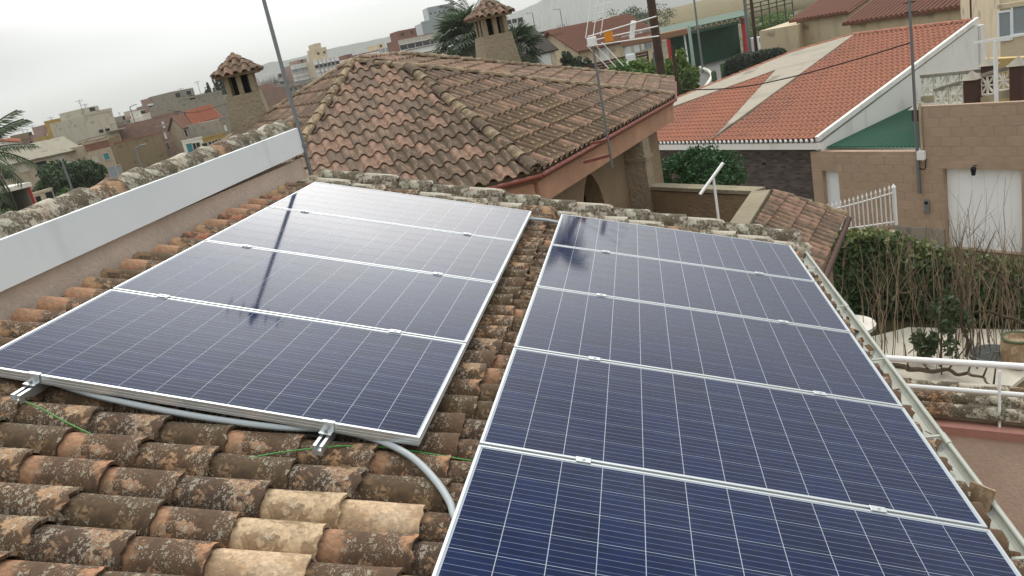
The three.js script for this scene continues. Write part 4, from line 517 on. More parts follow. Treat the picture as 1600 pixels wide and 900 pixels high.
function palm(label, base, h, L, n, hex, seed, tr = 0.22, wl = 0.5) { const t = thing('palm_tree', label, 'palm', base); part('trunk', muv(new THREE.CylinderGeometry(tr * 0.85, tr * 1.15, h, 12, 8).translate(0, h / 2, 0)), M.wood, t); const gs = [0, 1, 2, 3].map(k => frondGeo(L, 0.28 + 0.3 * k, seed + k, 34, wl)); const R = mulberry(seed); for (let k = 0; k < n; k++) { const o = part('frond', gs[k % 4], leafMat(hex), t); o.position.y = h - 0.05; o.rotation.order = 'YXZ'; o.rotation.y = k * 2.4 + R() * 0.4; o.rotation.z = 0.75 * R() - 0.15 - (k % 4) * 0.22; } return t; }
function fanPalm(label, base, h, r, n, hex, seed) { const t = thing('fan_palm', label, 'palm', base); part('trunk', muv(new THREE.CylinderGeometry(0.2, 0.3, h, 10).translate(0, h / 2, 0)), M.wood, t); const blade = s => { const pos = [], R = mulberry(s), st = r * 0.45; const K = 22; for (let k = 0; k < K; k++) { const a = (k / (K - 1) - 0.5) * 3.7, L = r * 0.62 * (0.8 + 0.25 * R()), w = 0.085, A = V(st, 0, 0), B = V(st + Math.cos(a - w) * L * 0.6, 0.05 * Math.cos(k * 3.1), Math.sin(a - w) * L * 0.6), Cc = V(st + Math.cos(a + w) * L * 0.6, 0.05, Math.sin(a + w) * L * 0.6), D = V(st + Math.cos(a) * L, -0.28 * L, Math.sin(a) * L); for (const v of [A, B, Cc, B, D, Cc]) pos.push(v.x, v.y, v.z); } const g = new THREE.BufferGeometry(); g.setAttribute('position', new THREE.Float32BufferAttribute(pos, 3)); g.computeVertexNormals(); g.setAttribute('uv', new THREE.Float32BufferAttribute(new Float32Array(pos.length / 3 * 2), 2)); return merge([g, muv(rod([0, 0, 0], [st, 0, 0], 0.03, 0.02, 5))]); }; const gs = [1, 2, 3].map(k => blade(seed + k)); const R = mulberry(seed); for (let k = 0; k < n; k++) { const o = part('leaf_fan', gs[k % 3], leafMat(k > n * 0.75 ? 0x6e6a45 : hex), t); o.position.y = h - 0.1 - 0.5 * (k / n); o.rotation.order = 'YXZ'; o.rotation.y = k * 2.4; o.rotation.z = 1.1 - 2.3 * (k / n) + 0.2 * R(); o.rotation.x = 0.5 * (R() - 0.5); } return t; }
{
  const VG = {"palmL": [-24.097, -6.3, -20.013], "palmLh": 7.771, "palmD": [-12.645, -6.3, -65.875], "palmDh": 10.753, "fanA": [-12.411, -6.3, -58.94], "fanAh": 8.809, "fanB": [-8.73, -6.3, -61.399], "fanBh": 7.409, "tall": [2.139, -6.3, -45.785], "tallh": 20.3, "round": [-55.569, -6.3, -65.563], "bush": [1.875, -6.3, -16.477], "bushh": 3.155, "cyp": [[[-106.209, -6.3, -196.976], 14.562, 1.5], [[-108.612, -6.3, -198.569], 14.415, 1.1], [[-111.169, -6.3, -199.535], 12.311, 0.9], [[-112.933, -6.3, -201.259], 12.165, 0.7]], "shrubs": [["bright yellow-green bush left of the palm trunk", [1.079, -6.3, -66.799], 2.4, 4.544, 7178810], ["bright green bush in front of the white villa fence", [-1.035, -6.3, -64.17], 1.8, 4.326, 6258488], ["tall bright bush right of the palm trunk", [4.085, -6.3, -63.15], 1.3, 4.528, 7375420], ["lower green bush beneath the pale street lamp", [4.376, -6.3, -60.666], 1.0, 3.168, 5795894], ["dark bush beside the black netting", [-5.642, -6.3, -70.072], 1.9, 5.827, 3754031], ["dark bush below the villa end wall", [-4.8, -6.3, -76.392], 1.6, 5.024, 3425324], ["small green plants behind the parapet below the round tree", [-49.328, -6.3, -56.069], 1.2, 3.242, 6126142], ["low green shrub under the left palm fronds", [-46.045, -6.3, -46.174], 1.6, 3.515, 5599290], ["distant round tree beside the white tower block", [-106.431, -6.3, -152.003], 3.2, 6.936, 4937803], ["dark tree on the hillside above the villa", [-2.193, -6.3, -206.471], 7, 10.69, 4543039], ["broad dark tree on the hill right of the villa roof", [5.257, -6.3, -223.976], 8, 10.691, 4871743], ["distant grey-green trees behind the dark shed", [-16.943, -6.3, -192.326], 6, 9.149, 5661007], ["distant grey-green trees left of the dark shed roof", [-25.572, -6.3, -233.012], 4, 8.648, 5923925], ["leafy shrubs behind the carport at right", [22.873, -6.3, -135.026], 5, 4.045, 6717500], ["green shrubs above the cream gable wall at right", [25.87, -6.3, -140.918], 4, 3.886, 6257208]], "hedge": [9.371, -6.3, -57.24], "hedgeT": -0.35, "hedgeW": 4.6, "hedgeH": 3.667, "ivy": [[4.031, -4.31, -11.878], [5.384, -4.377, -12.348], [6.308, -4.769, -11.992], [7.121, -5.039, -11.437], [8.367, -5.163, -10.59]], "sh1": [[5.238, -6.3, -9.788], [4.678, -6.3, -10.361], [5.776, -6.3, -9.889], [5.432, -6.3, -9.591]], "sh2": [[6.186, -6.3, -9.617], [6.731, -6.3, -9.44], [6.321, -6.3, -9.307], [7.043, -6.3, -9.471]], "sh3": [[7.289, -6.3, -9.49], [7.54, -6.3, -9.241], [7.632, -6.3, -9.889]], "limbs": [[[[4.862, -6.05, -8.779], [5.213, -6.0, -8.437], [5.762, -6.08, -8.359], [6.135, -6.05, -7.835], [6.273, -6.1, -7.357]], 0.06], [[[7.199, -5.4, -8.54], [6.877, -5.3, -9.139], [6.466, -5.4, -9.463], [5.937, -5.7, -9.354], [5.424, -6.1, -9.533]], 0.04], [[[5.93, -4.04, -10.645], [5.648, -4.552, -10.218], [5.711, -4.824, -9.935], [5.196, -4.909, -9.591]], 0.035], [[[6.41, -6.2, -9.049], [6.102, -4.746, -8.548], [6.038, -4.319, -8.452], [6.185, -4.06, -8.561], [6.509, -3.894, -8.678]], 0.035], [[[6.473, -4.337, -10.24], [6.926, -4.565, -9.837], [7.281, -4.822, -9.406], [7.594, -5.002, -9.202]], 0.06]], "yb": [5.827, -6.3, -8.918], "cact": [7.572, -6.3, -72.898]};
  palm('feather palm with drooping fronds at the left edge of the view', VG.palmL, VG.palmLh, 2.7, 26, 0x4a5a3c, 41, 0.28, 0.62);
  palm('feathery palm crown rising behind the right-hand chimney', VG.palmD, VG.palmDh, 3.3, 30, 0x4c5c3f, 51, 0.3, 0.6);
  fanPalm('bushy fan palm left of the right-hand chimney', VG.fanA, VG.fanAh, 3.0, 46, 0x45583a, 61); fanPalm('fan palm showing right of the right-hand chimney', VG.fanB, VG.fanBh, 2.5, 36, 0x435637, 62);
  palm('very tall palm trunk rising out of the picture above the villa', VG.tall, VG.tallh, 2.3, 34, 0x4a5c3c, 71, 0.25, 0.5);
  tree('round dark green tree in front of the beige house at left', 'round_tree', VG.round, 3.4, 3.1, 2.6, 0x36502a, 9000, 81, 'tree', [0.14, 0.3]);
  tree('dark green bush behind the brown yard wall', 'garden_bush', VG.bush, VG.bushh, 1.35, 0.95, 0x2f5a2c, 9000, 82, 'bush', [0.04, 0.09]);
  for (const [i, [b, h, r]] of VG.cyp.entries()) { const t = thing('cypress', ['tallest dark cypress behind the grey wall at left', 'second tall dark cypress behind the grey wall', 'short dark cypress left of the tall pair', 'smallest cypress beside the blue awning'][i], 'tree', b, 'cypresses behind the grey building'); part('trunk', rod([0, -0.2, 0], [0, h * 0.8, 0], 0.2, 0.06), M.bark, t); const c = part('crown', crown(2500, 90 + i, r, h / 2, r, 40, 0.25, 0.5), leafMat(0x2f3d2e), t); c.position.y = h / 2 + 0.4; }
  for (const [i, [lab, b, w, h, hex]] of VG.shrubs.entries()) { const t = thing('shrub', lab, 'shrub', b, 'bushes in the middle distance'); part('foliage', crown(3600, 120 + i, w, h / 2, w * 0.7, 26, 0.12, 0.3), leafMat(hex), t).position.y = h / 2; part('stem', rod([0, -0.1, 0], [0, h * 0.6, 0], 0.1, 0.05), M.bark, t); }
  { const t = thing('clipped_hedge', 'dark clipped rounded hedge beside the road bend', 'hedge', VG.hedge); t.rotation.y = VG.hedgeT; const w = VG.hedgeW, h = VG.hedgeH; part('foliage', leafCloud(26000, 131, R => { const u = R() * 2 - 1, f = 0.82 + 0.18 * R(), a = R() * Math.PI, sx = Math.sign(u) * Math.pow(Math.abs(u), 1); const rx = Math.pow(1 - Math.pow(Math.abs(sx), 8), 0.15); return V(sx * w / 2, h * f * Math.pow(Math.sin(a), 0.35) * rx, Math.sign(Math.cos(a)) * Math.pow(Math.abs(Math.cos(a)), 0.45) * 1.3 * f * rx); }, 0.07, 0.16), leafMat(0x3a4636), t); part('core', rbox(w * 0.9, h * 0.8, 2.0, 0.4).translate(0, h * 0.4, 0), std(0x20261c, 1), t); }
  // ivy-clad garden boundary
  { const L = VG.ivy, segs = []; let tot = 0; for (let i = 0; i < L.length - 1; i++) { const d = P(L[i]).distanceTo(P(L[i + 1])); segs.push([tot, d]); tot += d; }
    const t = solo('ivy_hedge', 'thick dark ivy covering the garden boundary wall', 'ivy', leafCloud(46000, 141, R => { const s = R() * tot; let k = segs.length - 1; while (segs[k][0] > s) k--; const f = (s - segs[k][0]) / segs[k][1], p = P(L[k]).lerp(P(L[k + 1]), f), top = p.y, bulge = 0.25 + 0.4 * fbm((s / 9) % 1, 0.4, 9, 9, 6, 3); const hh = Math.pow(R(), 0.75); return V(p.x + (R() - 0.5) * 1.1 * bulge * 2, G + (top - G) * hh + 0.35 * (fbm((s / 5) % 1, 0.1, 12, 5, 8, 3) - 0.5) * hh, p.z + (R() - 0.15) * 1.0 * bulge); }, 0.03, 0.12, 0.6), leafMat(0x4a6438)); t.userData.kind = 'stuff';
    const bw = thing('boundary_wall', 'rough stone garden boundary wall mostly hidden by ivy', 'wall'); for (let i = 0; i < L.length - 1; i++) part('wall', bar([L[i][0], (L[i][1] + G) / 2 - 0.2, L[i][2] - 0.12], [L[i + 1][0], (L[i + 1][1] + G) / 2 - 0.2, L[i + 1][2] - 0.12], 0.3, L[i][1] - G - 0.55), M.brownStucco, bw);
    const lt = solo('leaf_litter_hedge', 'lighter yellowish ivy leaves growing at the top of the boundary', 'ivy', leafCloud(2600, 142, R => { const s = R() * tot; let k = segs.length - 1; while (segs[k][0] > s) k--; const p = P(L[k]).lerp(P(L[k + 1]), (s - segs[k][0]) / segs[k][1]); return V(p.x + (R() - 0.5) * 0.8, p.y - 0.15 + 0.35 * R(), p.z + (R() - 0.4) * 0.7); }, 0.05, 0.1, 0.6), leafMat(0x66733a)); lt.userData.kind = 'stuff'; }
  // bare shoots
  const shoot = (label, bases, n, seed, hmin, hmax, spread) => { const t = thing('bare_shrub', label, 'shrub', [0, 0, 0], 'leafless shrubs in the garden'); const R = mulberry(seed);
    for (let k = 0; k < n; k++) { const b = bases[Math.floor(R() * bases.length)], h = hmin + (hmax - hmin) * R(), x = b[0] + (R() - 0.5) * spread, z = b[2] + (R() - 0.5) * spread, lx = (R() - 0.5) * 0.9, lz = (R() - 0.5) * 0.6, pts = []; for (let q = 0; q <= 6; q++) { const f = q / 6; pts.push(V(x + lx * f * f + 0.09 * (R() - 0.5), b[1] + h * f, z + lz * f + 0.09 * (R() - 0.5))); }
      const gs = [tp(0.006 + 0.009 * R(), pts)]; for (let q = 0; q < 3; q++) { const o = pts[2 + Math.floor(R() * 4)], d = V((R() - 0.5) * 1.1, 0.5 + 0.5 * R(), (R() - 0.5) * 0.8); gs.push(tp(0.005, [o, o.clone().addScaledVector(d, 0.4).add(V(0, 0.05, 0)), o.clone().addScaledVector(d, 0.8 + 0.3 * R())])); }
      part('stem', merge(gs), k % 3 ? M.twig : M.bark, t); }
    return t; };
  shoot('tall thin leafless shoots in front of the ivy, nearest the gutter', VG.sh1, 34, 151, 1.6, 3.4, 1.6); shoot('dense leafless shoots in front of the white garage door', VG.sh2, 42, 152, 1.8, 3.6, 1.5); shoot('reddish leafless shoots at the right edge by the clay pot', VG.sh3, 22, 153, 1.4, 2.8, 1.2);
  const br = thing('old_branch', 'thick gnarled bare branch lying low over the white paving', 'branch'); part('limb', merge(VG.limbs.flatMap(([pts, r], i) => { const R = mulberry(170 + i), c = new THREE.CatmullRomCurve3(pts.map(P), false, 'centripetal'), q = []; for (let k = 0; k <= 14; k++) q.push(c.getPoint(k / 14).add(V((R() - 0.5) * 0.12, (R() - 0.5) * 0.1, (R() - 0.5) * 0.12))); const gs = [tp(r, q)]; for (let k = 3; k < 14; k += 2) { const d = V((R() - 0.5) * 0.9, 0.3 + 0.6 * R(), (R() - 0.5) * 0.7); gs.push(tp(r * 0.35, [q[k], q[k].clone().addScaledVector(d, 0.4), q[k].clone().addScaledVector(d, 0.75).add(V(0.08 * R(), 0.1, 0))])); } return gs; })), M.bark, br);
  const lv = thing('young_bush', 'small dark leafy bush growing on the white paving', 'bush', VG.yb); part('foliage', crown(1000, 161, 0.5, 0.7, 0.5, 16, 0.04, 0.09), leafMat(0x4d5d3b), lv).position.y = 0.85; part('stem', rod([0, 0, 0], [0.05, 0.9, 0], 0.03, 0.015), M.bark, lv);
  const cg = thing('cactus', 'two small columnar cacti beside the road kerb', 'cactus', VG.cact); for (const [x, h] of [[0, 1.5], [0.9, 2.1]]) part('column', muv(new THREE.CapsuleGeometry(0.25, h, 4, 10).translate(x, h / 2, 0)), std(0x4d6045, 0.9), cg);
}
// ---------- background buildings ----------
const shared = new Map(); const sg = (k, f) => { if (!shared.has(k)) shared.set(k, f()); return shared.get(k); };
function building(name, label, F, back, wallM, wins = [], o = {}) {
  const t = thing(name, label, o.cat || 'building', [F.a[0], G, F.a[1]], o.group); const dx = F.b[0] - F.a[0], dz = F.b[1] - F.a[1], L = Math.hypot(dx, dz), H = F.top - G; t.rotation.y = Math.atan2(-dz, dx);
  part('wall', box(0, L, 0, H, -back, 0), wallM, t);
  for (const [x, y, w, h, k] of wins) { const fw = part('window', sg(`f${w},${h}`, () => merge([box(-w / 2 - 0.08, -w / 2, -h / 2 - 0.08, h / 2 + 0.08, 0, 0.06), box(w / 2, w / 2 + 0.08, -h / 2 - 0.08, h / 2 + 0.08, 0, 0.06), box(-w / 2, w / 2, h / 2, h / 2 + 0.08, 0, 0.06), box(-w / 2, w / 2, -h / 2 - 0.08, -h / 2, 0, 0.09)])), o.trim || M.shutter, t); fw.position.set(x, y - G, 0.002); part('pane', sg(`p${w},${h}`, () => box(-w / 2, w / 2, -h / 2, h / 2, 0.004, 0.012)), { d: M.glassDark, s: M.shutter, w: M.shutterWhite, b: M.blueWin, k: M.dark, p: M.glassPale }[k || 'd'], fw); }
  if (o.grid) { const [c, r, w, h, k, y0 = 1.2] = o.grid; for (let i = 0; i < c; i++) for (let j = 0; j < r; j++) { const kk = k[(i * 3 + j * 5) % k.length]; const m = part('window', sg(`g${w},${h}`, () => merge([box(-w / 2 - 0.15, w / 2 + 0.15, -h / 2 - 0.2, -h / 2, 0, 0.35), box(-w / 2 - 0.12, -w / 2, -h / 2, h / 2, 0, 0.1), box(w / 2, w / 2 + 0.12, -h / 2, h / 2, 0, 0.1)])), o.trim || M.shutterWhite, t); m.position.set((i + 0.5) * L / c, y0 + (j + 0.5) * (H - y0) / r, 0.004); part('pane', sg(`q${w},${h}`, () => box(-w / 2, w / 2, -h / 2, h / 2, 0.005, 0.03)), { d: M.glassDark, w: M.shutterWhite, s: M.shutter, p: M.glassPale }[kk], m); } }
  if (o.par) part('parapet', merge([box(-0.06, L + 0.06, H, H + o.par, -0.2, 0.08)]), o.parM || wallM, t);
  if (o.roof) { const [h, ov, m] = o.roof; const rib = []; if (m === tileFar || m === tileOrange) { const st = back > 7 ? 0.34 : 0.26; for (let x = -ov + st / 2; x < L + ov; x += st) { rib.push(rod([x, H - 0.04, ov], [x, H + h + 0.01, -back * 0.5], st * 0.36, st * 0.36, 6), rod([x, H - 0.04, -back - ov], [x, H + h + 0.01, -back * 0.5], st * 0.36, st * 0.36, 5)); } } part('roof', merge([...rib.map(muv), slab([[-ov, H - 0.05, ov], [L + ov, H - 0.05, ov], [L + ov, H + h, -back * 0.5], [-ov, H + h, -back * 0.5]], 0.15), slab([[-ov, H + h - 0.005, -back * 0.5], [L + ov, H + h - 0.005, -back * 0.5], [L + ov, H - 0.05, -back - ov], [-ov, H - 0.05, -back - ov]], 0.15)]), m, t); part('gable', (() => { const s = new THREE.Shape([new THREE.Vector2(0, H - 0.1), new THREE.Vector2(back, H - 0.1), new THREE.Vector2(back / 2, H + h - 0.17)]); const g = new THREE.ExtrudeGeometry(s, { depth: L - 0.02, bevelEnabled: false }); g.rotateY(Math.PI / 2); g.translate(0.01, 0, 0); return muv(g); })(), wallM, t); }
  for (const [x, y, w, d] of o.balc || []) { const b = part('balcony', box(x - w / 2, x + w / 2, y - G - 0.12, y - G, 0.002, d), wallM, t); part('railing', merge([bar([x - w / 2, y - G + 0.95, d - 0.03], [x + w / 2, y - G + 0.95, d - 0.03], 0.05, 0.05), ...Array.from({ length: 9 }, (_, i) => { const q = x - w / 2 + 0.03 + i * (w - 0.06) / 8; return box(q - 0.015, q + 0.015, y - G + 0.001, y - G + 0.92, d - 0.05, d - 0.02); })]), M.black, b); }
  for (const [x0, x1, y0, y1, m] of o.bands || []) part('painted_band', box(x0 * L, x1 * L, y0 - G, y1 - G, 0.001, 0.02), m, t);
  for (const [x, h] of o.aer || []) { const a = part('roof_aerial', merge([rod([x, H, -1.5], [x, H + h, -1.5], 0.05, 0.04), rod([x - 0.7, H + h * 0.92, -1.5], [x + 0.7, H + h * 0.92, -1.5], 0.04), rod([x - 0.35, H + h * 0.8, -1.5], [x + 0.35, H + h * 0.8, -1.5], 0.03)].map(muv)), M.steel, t); }
  for (const [x, w, h, d] of o.pent || []) { const p = part('penthouse', box(x * L, (x + w) * L, H + 0.002, H + h, -back * 0.8, -d), wallM, t); const n = Math.max(1, Math.floor(w * L / 2.2)); if (h > 1.2) for (let k = 0; k < n; k++) part('window', sg('pw', () => box(-0.5, 0.5, -0.45, 0.45, 0, 0.04)), M.glassDark, p).position.set((x + w * (k + 0.5) / n) * L, H + h * 0.55, -d + 0.003); }
  return t;
}
const tileFar = std(0x8a6152, 0.95, { map: T.mottle });
const tileOrange = std(0x9d5b42, 0.95, { map: T.mottle }), roofGrey = std(0x9a9689, 0.95, { map: T.stain }), mud = plaster(0x897a60, T.stain), pinkM = plaster(0xa5887b), pink2 = plaster(0xb89d93), yellowM = plaster(0xc2a561), whiteBlock = plaster(0xc2beb2, T.stain), redBrick = plaster(0x9a6c5d), bluegrey = plaster(0x9aa3a6), darkRoof = std(0x4a423e, 0.95, { map: T.mottle });
building('beige_house', 'long beige house with grey fibre-cement roof behind the round tree', {"a": [-77.456, -80.941], "b": [-71.854, -89.633], "top": -0.382}, 9, M.beige, [[5.423, -1.79, 1.32, 1.8, "k"], [1.324, -1.592, 1.08, 1.02, "d"], [7.592, -1.229, 1.2, 0.84, "s"], [3.258, -1.178, 0.96, 0.96, "s"]], {roof:[1.9,0.4,roofGrey]});
building('town_house', 'two-storey tan house with teal blind beside the beige house', {"a": [-70.334, -88.882], "b": [-69.834, -93.333], "top": -0.086}, 10, M.beige, [[1.092, -2.141, 0.96, 0.84, "s"], [3.119, -2.127, 0.96, 0.84, "b"], [3.294, -4.303, 1.2, 1.44, "p"], [4.545, -4.288, 0.84, 1.32, "p"], [0.874, -4.073, 1.2, 0.9, "s"]], {bands:[[0,1,-1.0,0.3,redBrick]],par:0.3});
building('yellow_house', 'yellow house with balcony behind the tan roofs at left', {"a": [-104.568, -131.593], "b": [-103.213, -137.308], "top": 2.318}, 9, yellowM, [[1.597, 1.681, 0.84, 0.84, "d"], [2.644, 1.744, 0.84, 0.96, "d"], [3.636, 0.589, 1.08, 1.2, "w"], [4.71, 0.647, 1.08, 1.2, "w"]], {par:0.4,pent:[[0.3,0.6,2.6,1]],aer:[[2,2.5]]});
building('row_house', 'dull pink row house roofline at the far left', {"a": [-128.226, -148.11], "b": [-125.199, -150.91], "top": 2.527}, 9, pinkM, [[1.726, 1.443, 0.9, 0.96, "d"], [2.962, 1.432, 0.9, 0.96, "w"]], {par:0.5,aer:[[1,2.2],[3,2.6]]});
building('row_house', 'white and pink row house under a roof aerial at left', {"a": [-119.923, -144.55], "b": [-117.308, -148.27], "top": 2.734}, 9, pink2, [[1.154, 2.086, 0.96, 1.2, "w"], [2.416, 2.079, 0.96, 1.2, "w"], [3.572, 2.098, 1.44, 0.96, "d"]], {par:0.5,pent:[[0.1,0.5,1.8,0.5]],aer:[[3,3.2]]});
building('tower_block', 'pale stained concrete block with metal frame balcony at left', {"a": [-90.631, -118.999], "b": [-88.776, -123.71], "top": 4.047}, 11, whiteBlock, [[1.876, 1.095, 0.84, 0.54, "k"], [3.101, 1.084, 0.84, 0.54, "k"]], {par:0.5,balc:[[4.2,0.9,2.6,1.6]],aer:[[0.8,2.8],[1.6,2]],pent:[[0.2,0.5,1.3,1]]});
building('mud_brick_house', 'windowless ochre mud-brick wall with ragged roof at left', {"a": [-80.781, -109.851], "b": [-76.988, -117.193], "top": -1.149}, 14, mud, [], {par:0.25,parM:redBrick,pent:[[0.0,0.35,1.1,3]]});
building('apartment_block', 'pale grey apartment tower far behind the ochre wall', {"a": [-201.41, -304.672], "b": [-198.939, -308.515], "top": 6.269}, 14, whiteBlock, [], {grid:[3,8,2.2,1.4,'dpd',8]});
building('apartment_block', 'terracotta pink apartment block far behind the ochre wall', {"a": [-191.104, -296.284], "b": [-186.053, -302.712], "top": 6.763}, 14, pinkM, [], {grid:[5,7,1.7,1.3,'wdw',8],pent:[[0.2,0.3,2.5,1],[0.6,0.25,3,1]]});
building('flat_block', 'brownish pink four-storey building with iron balconies', {"a": [-82.607, -125.17], "b": [-83.921, -135.759], "top": 1.418}, 10, pinkM, [[3.061, -0.011, 0.84, 1.08, "w"], [2.463, -1.898, 0.84, 1.08, "w"], [0.225, -1.755, 0.72, 0.96, "s"], [2.186, -3.71, 0.84, 1.2, "d"], [7.567, 0.594, 0.9, 1.32, "d"], [6.963, -1.703, 0.9, 1.32, "d"]], {par:0.4,balc:[[8.0,-2.2,3.2,1.2],[8.0,0.8,3.2,1.2]],bands:[[0,1,-0.2,0.1,pink2],[0,1,-3.2,-2.9,pink2]]});
building('small_house', 'little ochre rooftop house with one dark window', {"a": [-100.072, -159.52], "b": [-98.235, -161.024], "top": 3.552}, 8, yellowM, [[1.067, 3.051, 0.78, 0.78, "k"]], {par:0.2});
building('blank_building', 'tall grey building with blank cement side and blue awning', {"a": [-91.877, -150.634], "b": [-86.571, -159.047], "top": 3.835}, 14, M.grey, [[3.065, 3.944, 1.44, 0.96, "k"]], {par:0.4,pent:[[0.0,0.5,2.0,2]],aer:[[6,3.2],[2,2.4]]});
building('terrace_house', 'brown terraced house with two tall dark windows', {"a": [-75.408, -121.613], "b": [-74.196, -122.973], "top": -1.119}, 8, M.beige, [[0.633, -1.913, 0.48, 1.32, "d"], [1.426, -1.868, 0.48, 1.32, "d"], [0.154, -2.026, 0.48, 1.2, "d"]], {roof:[2.2,0.3,tileFar]});
building('terrace_house', 'yellow terraced house with two white windows', {"a": [-74.18, -123.008], "b": [-72.393, -124.486], "top": -0.865}, 8, yellowM, [[0.528, -1.97, 0.6, 1.02, "w"], [1.403, -1.945, 0.6, 1.02, "w"]], {roof:[2.4,0.3,tileOrange]});
building('terrace_house', 'blue-grey terraced house under the orange roof', {"a": [-72.393, -124.486], "b": [-70.754, -126.01], "top": -0.713}, 8, bluegrey, [[0.245, -2.093, 0.6, 0.96, "w"], [1.039, -2.046, 0.6, 0.96, "w"]], {roof:[2.4,0.3,tileOrange]});
building('shop_row', 'low white shopfront with teal painting under the brown house', {"a": [-71.542, -113.309], "b": [-68.842, -114.869], "top": -3.012}, 5, M.whiteStain, [[0.941, -4.158, 0.84, 1.32, "b"], [1.65, -4.114, 0.54, 1.02, "d"], [2.239, -4.146, 0.54, 1.02, "d"]], {par:0.2});
building('shop_row', 'low yellow ground floor with a row of small windows', {"a": [-68.842, -114.869], "b": [-66.186, -117.477], "top": -3.206}, 5, yellowM, [[0.097, -4.58, 0.78, 1.32, "k"], [0.997, -4.373, 0.48, 0.96, "d"], [1.518, -4.389, 0.48, 0.96, "d"], [2.071, -4.307, 0.48, 0.96, "d"], [2.596, -4.323, 0.48, 0.96, "d"]], {par:0.2});
building('corner_building', 'grey rendered building between terraced houses and left chimney', {"a": [-68.271, -121.03], "b": [-67.289, -127.932], "top": -0.845}, 8, M.grey, [[0.801, -2.469, 0.54, 0.96, "w"]], {par:0.3});
building('cream_shed', 'small cream outbuilding with dark doorway beneath the round tree', {"a": [-53.586, -57.376], "b": [-53.305, -59.573], "top": -2.897}, 5, M.cream2, [[0.463, -3.779, 0.6, 1.32, "k"], [1.753, -3.546, 0.84, 1.08, "k"]], {par:0.2});
building('apartment_block', 'pink apartment block far beyond the galvanised pole', {"a": [-151.377, -315.583], "b": [-144.846, -319.154], "top": 8.416}, 14, pink2, [], {grid:[5,5,1.8,1.6,'wdw',9]});
building('apartment_block', 'mauve and white apartment block right of the galvanised pole', {"a": [-137.61, -319.111], "b": [-129.818, -326.1], "top": 10.733}, 14, pink2, [], {grid:[7,5,2.2,1.6,'pww',9],pent:[[0.3,0.4,1.6,1]]});
building('apartment_block', 'cream stepped apartment block with rooftop terraces in the distance', {"a": [-126.457, -316.008], "b": [-118.531, -322.784], "top": 10.526}, 14, M.cream2, [], {grid:[6,5,2.0,1.6,'dww',9],pent:[[0.2,0.5,4.5,2],[0.3,0.25,6.5,3]]});
building('apartment_block', 'brick and white apartment block behind the roof peak', {"a": [-122.907, -332.185], "b": [-114.966, -338.898], "top": 8.787}, 14, redBrick, [], {grid:[6,4,2.2,1.6,'wpw',9],pent:[[0.5,0.3,2,2]]});
building('apartment_block', 'low white houses left of the galvanised pole', {"a": [-151.696, -331.592], "b": [-144.862, -336.443], "top": 8.734}, 14, M.cream2, [], {grid:[5,4,2.0,1.6,'dwd',9]});
building('apartment_block', 'terracotta terrace block above the roof ridge', {"a": [-99.587, -294.405], "b": [-94.258, -298.826], "top": 8.939}, 14, redBrick, [], {grid:[4,4,3.4,1.2,'wdw',8]});
building('apartment_block', 'white rooftop block behind the terracotta terraces', {"a": [-96.73, -305.775], "b": [-89.347, -312.991], "top": 9.374}, 14, M.cream2, [], {grid:[5,5,2.2,1.5,'wdp',8],pent:[[0.2,0.3,2,2]]});
building('apartment_block', 'large red brick apartment block with white balconies left of the palms', {"a": [-70.624, -247.247], "b": [-55.699, -256.579], "top": 9.475}, 14, redBrick, [], {grid:[7,5,2.4,1.3,'dws',7],pent:[[0.05,0.35,2.6,2]]});
building('apartment_block', 'red brick block showing right of the right-hand chimney', {"a": [-38.818, -264.226], "b": [-33.57, -266.864], "top": 8.837}, 14, redBrick, [], {grid:[3,6,2,1.4,'wdw',7]});
building('apartment_block', 'pale low houses at the foot of the hazy mountain', {"a": [-49.345, -388.31], "b": [-34.086, -396.701], "top": 3.648}, 14, M.cream2, [], {grid:[8,3,2,1.5,'dwd',9]});
building('office_tower', 'dark glass office tower with open rooftop frame behind palms', {"a": [-106.279, -424.44], "b": [-87.365, -433.303], "top": 20.726}, 20, M.glassPale, [], {par:0.6,pent:[[0.25,0.7,7,2]]});
building('villa', 'white villa with brown-red hip roof and white shutters', {"a": [-5.799, -92.271], "b": [3.042, -100.596], "top": -0.925}, 9, M.cream2, [[7.866, -1.474, 1.5, 2.2, "w"], [9.176, -1.456, 1.5, 2.2, "w"], [10.412, -1.345, 1.2, 2.2, "w"], [11.182, -1.391, 1.2, 2.2, "p"], [3.857, -1.876, 1.6, 1.6, "w"]], {roof:[3.0,0.7,tileFar],cat:'villa'});
building('dark_shed', 'dark brown roofed shed with tan gable behind the right chimney', {"a": [-10.241, -73.563], "b": [-7.048, -76.406], "top": 0.095}, 7, M.cream2, [[2.745, -0.819, 1.8, 1.4, "w"]], {roof:[2.6,0.3,darkRoof]});
building('cream_house', 'cream gabled house with blank stained side wall', {"a": [10.244, -60.274], "b": [12.838, -59.047], "top": -1.372}, 12, M.cream, [], {});
building('cream_house', 'cream house with brown roof and blank wall behind the hedge', {"a": [13.159, -60.969], "b": [16.068, -57.183], "top": -1.05}, 10, M.cream, [], {roof:[1.5,0.4,tileFar]});
building('cream_house', 'broad cream gable wall rising behind the red roof', {"a": [14.525, -50.468], "b": [19.126, -44.875], "top": -1.477}, 10, M.cream, [], {roof:[1.6,0.35,tileFar]});
building('cream_house', 'tall cream house with two white framed windows at right edge', {"a": [16.909, -33.956], "b": [18.183, -32.241], "top": -1.339}, 9, M.cream2, [[0.243, -2.089, 0.5, 1.15, "p"], [0.867, -1.914, 0.5, 1.15, "p"]], {par:0.2,trim:M.white});
building('cream_house', 'plain cream side wall between gable and windowed house', {"a": [18.913, -44.158], "b": [17.006, -34.2], "top": -0.668}, 8, M.cream2, [], {});
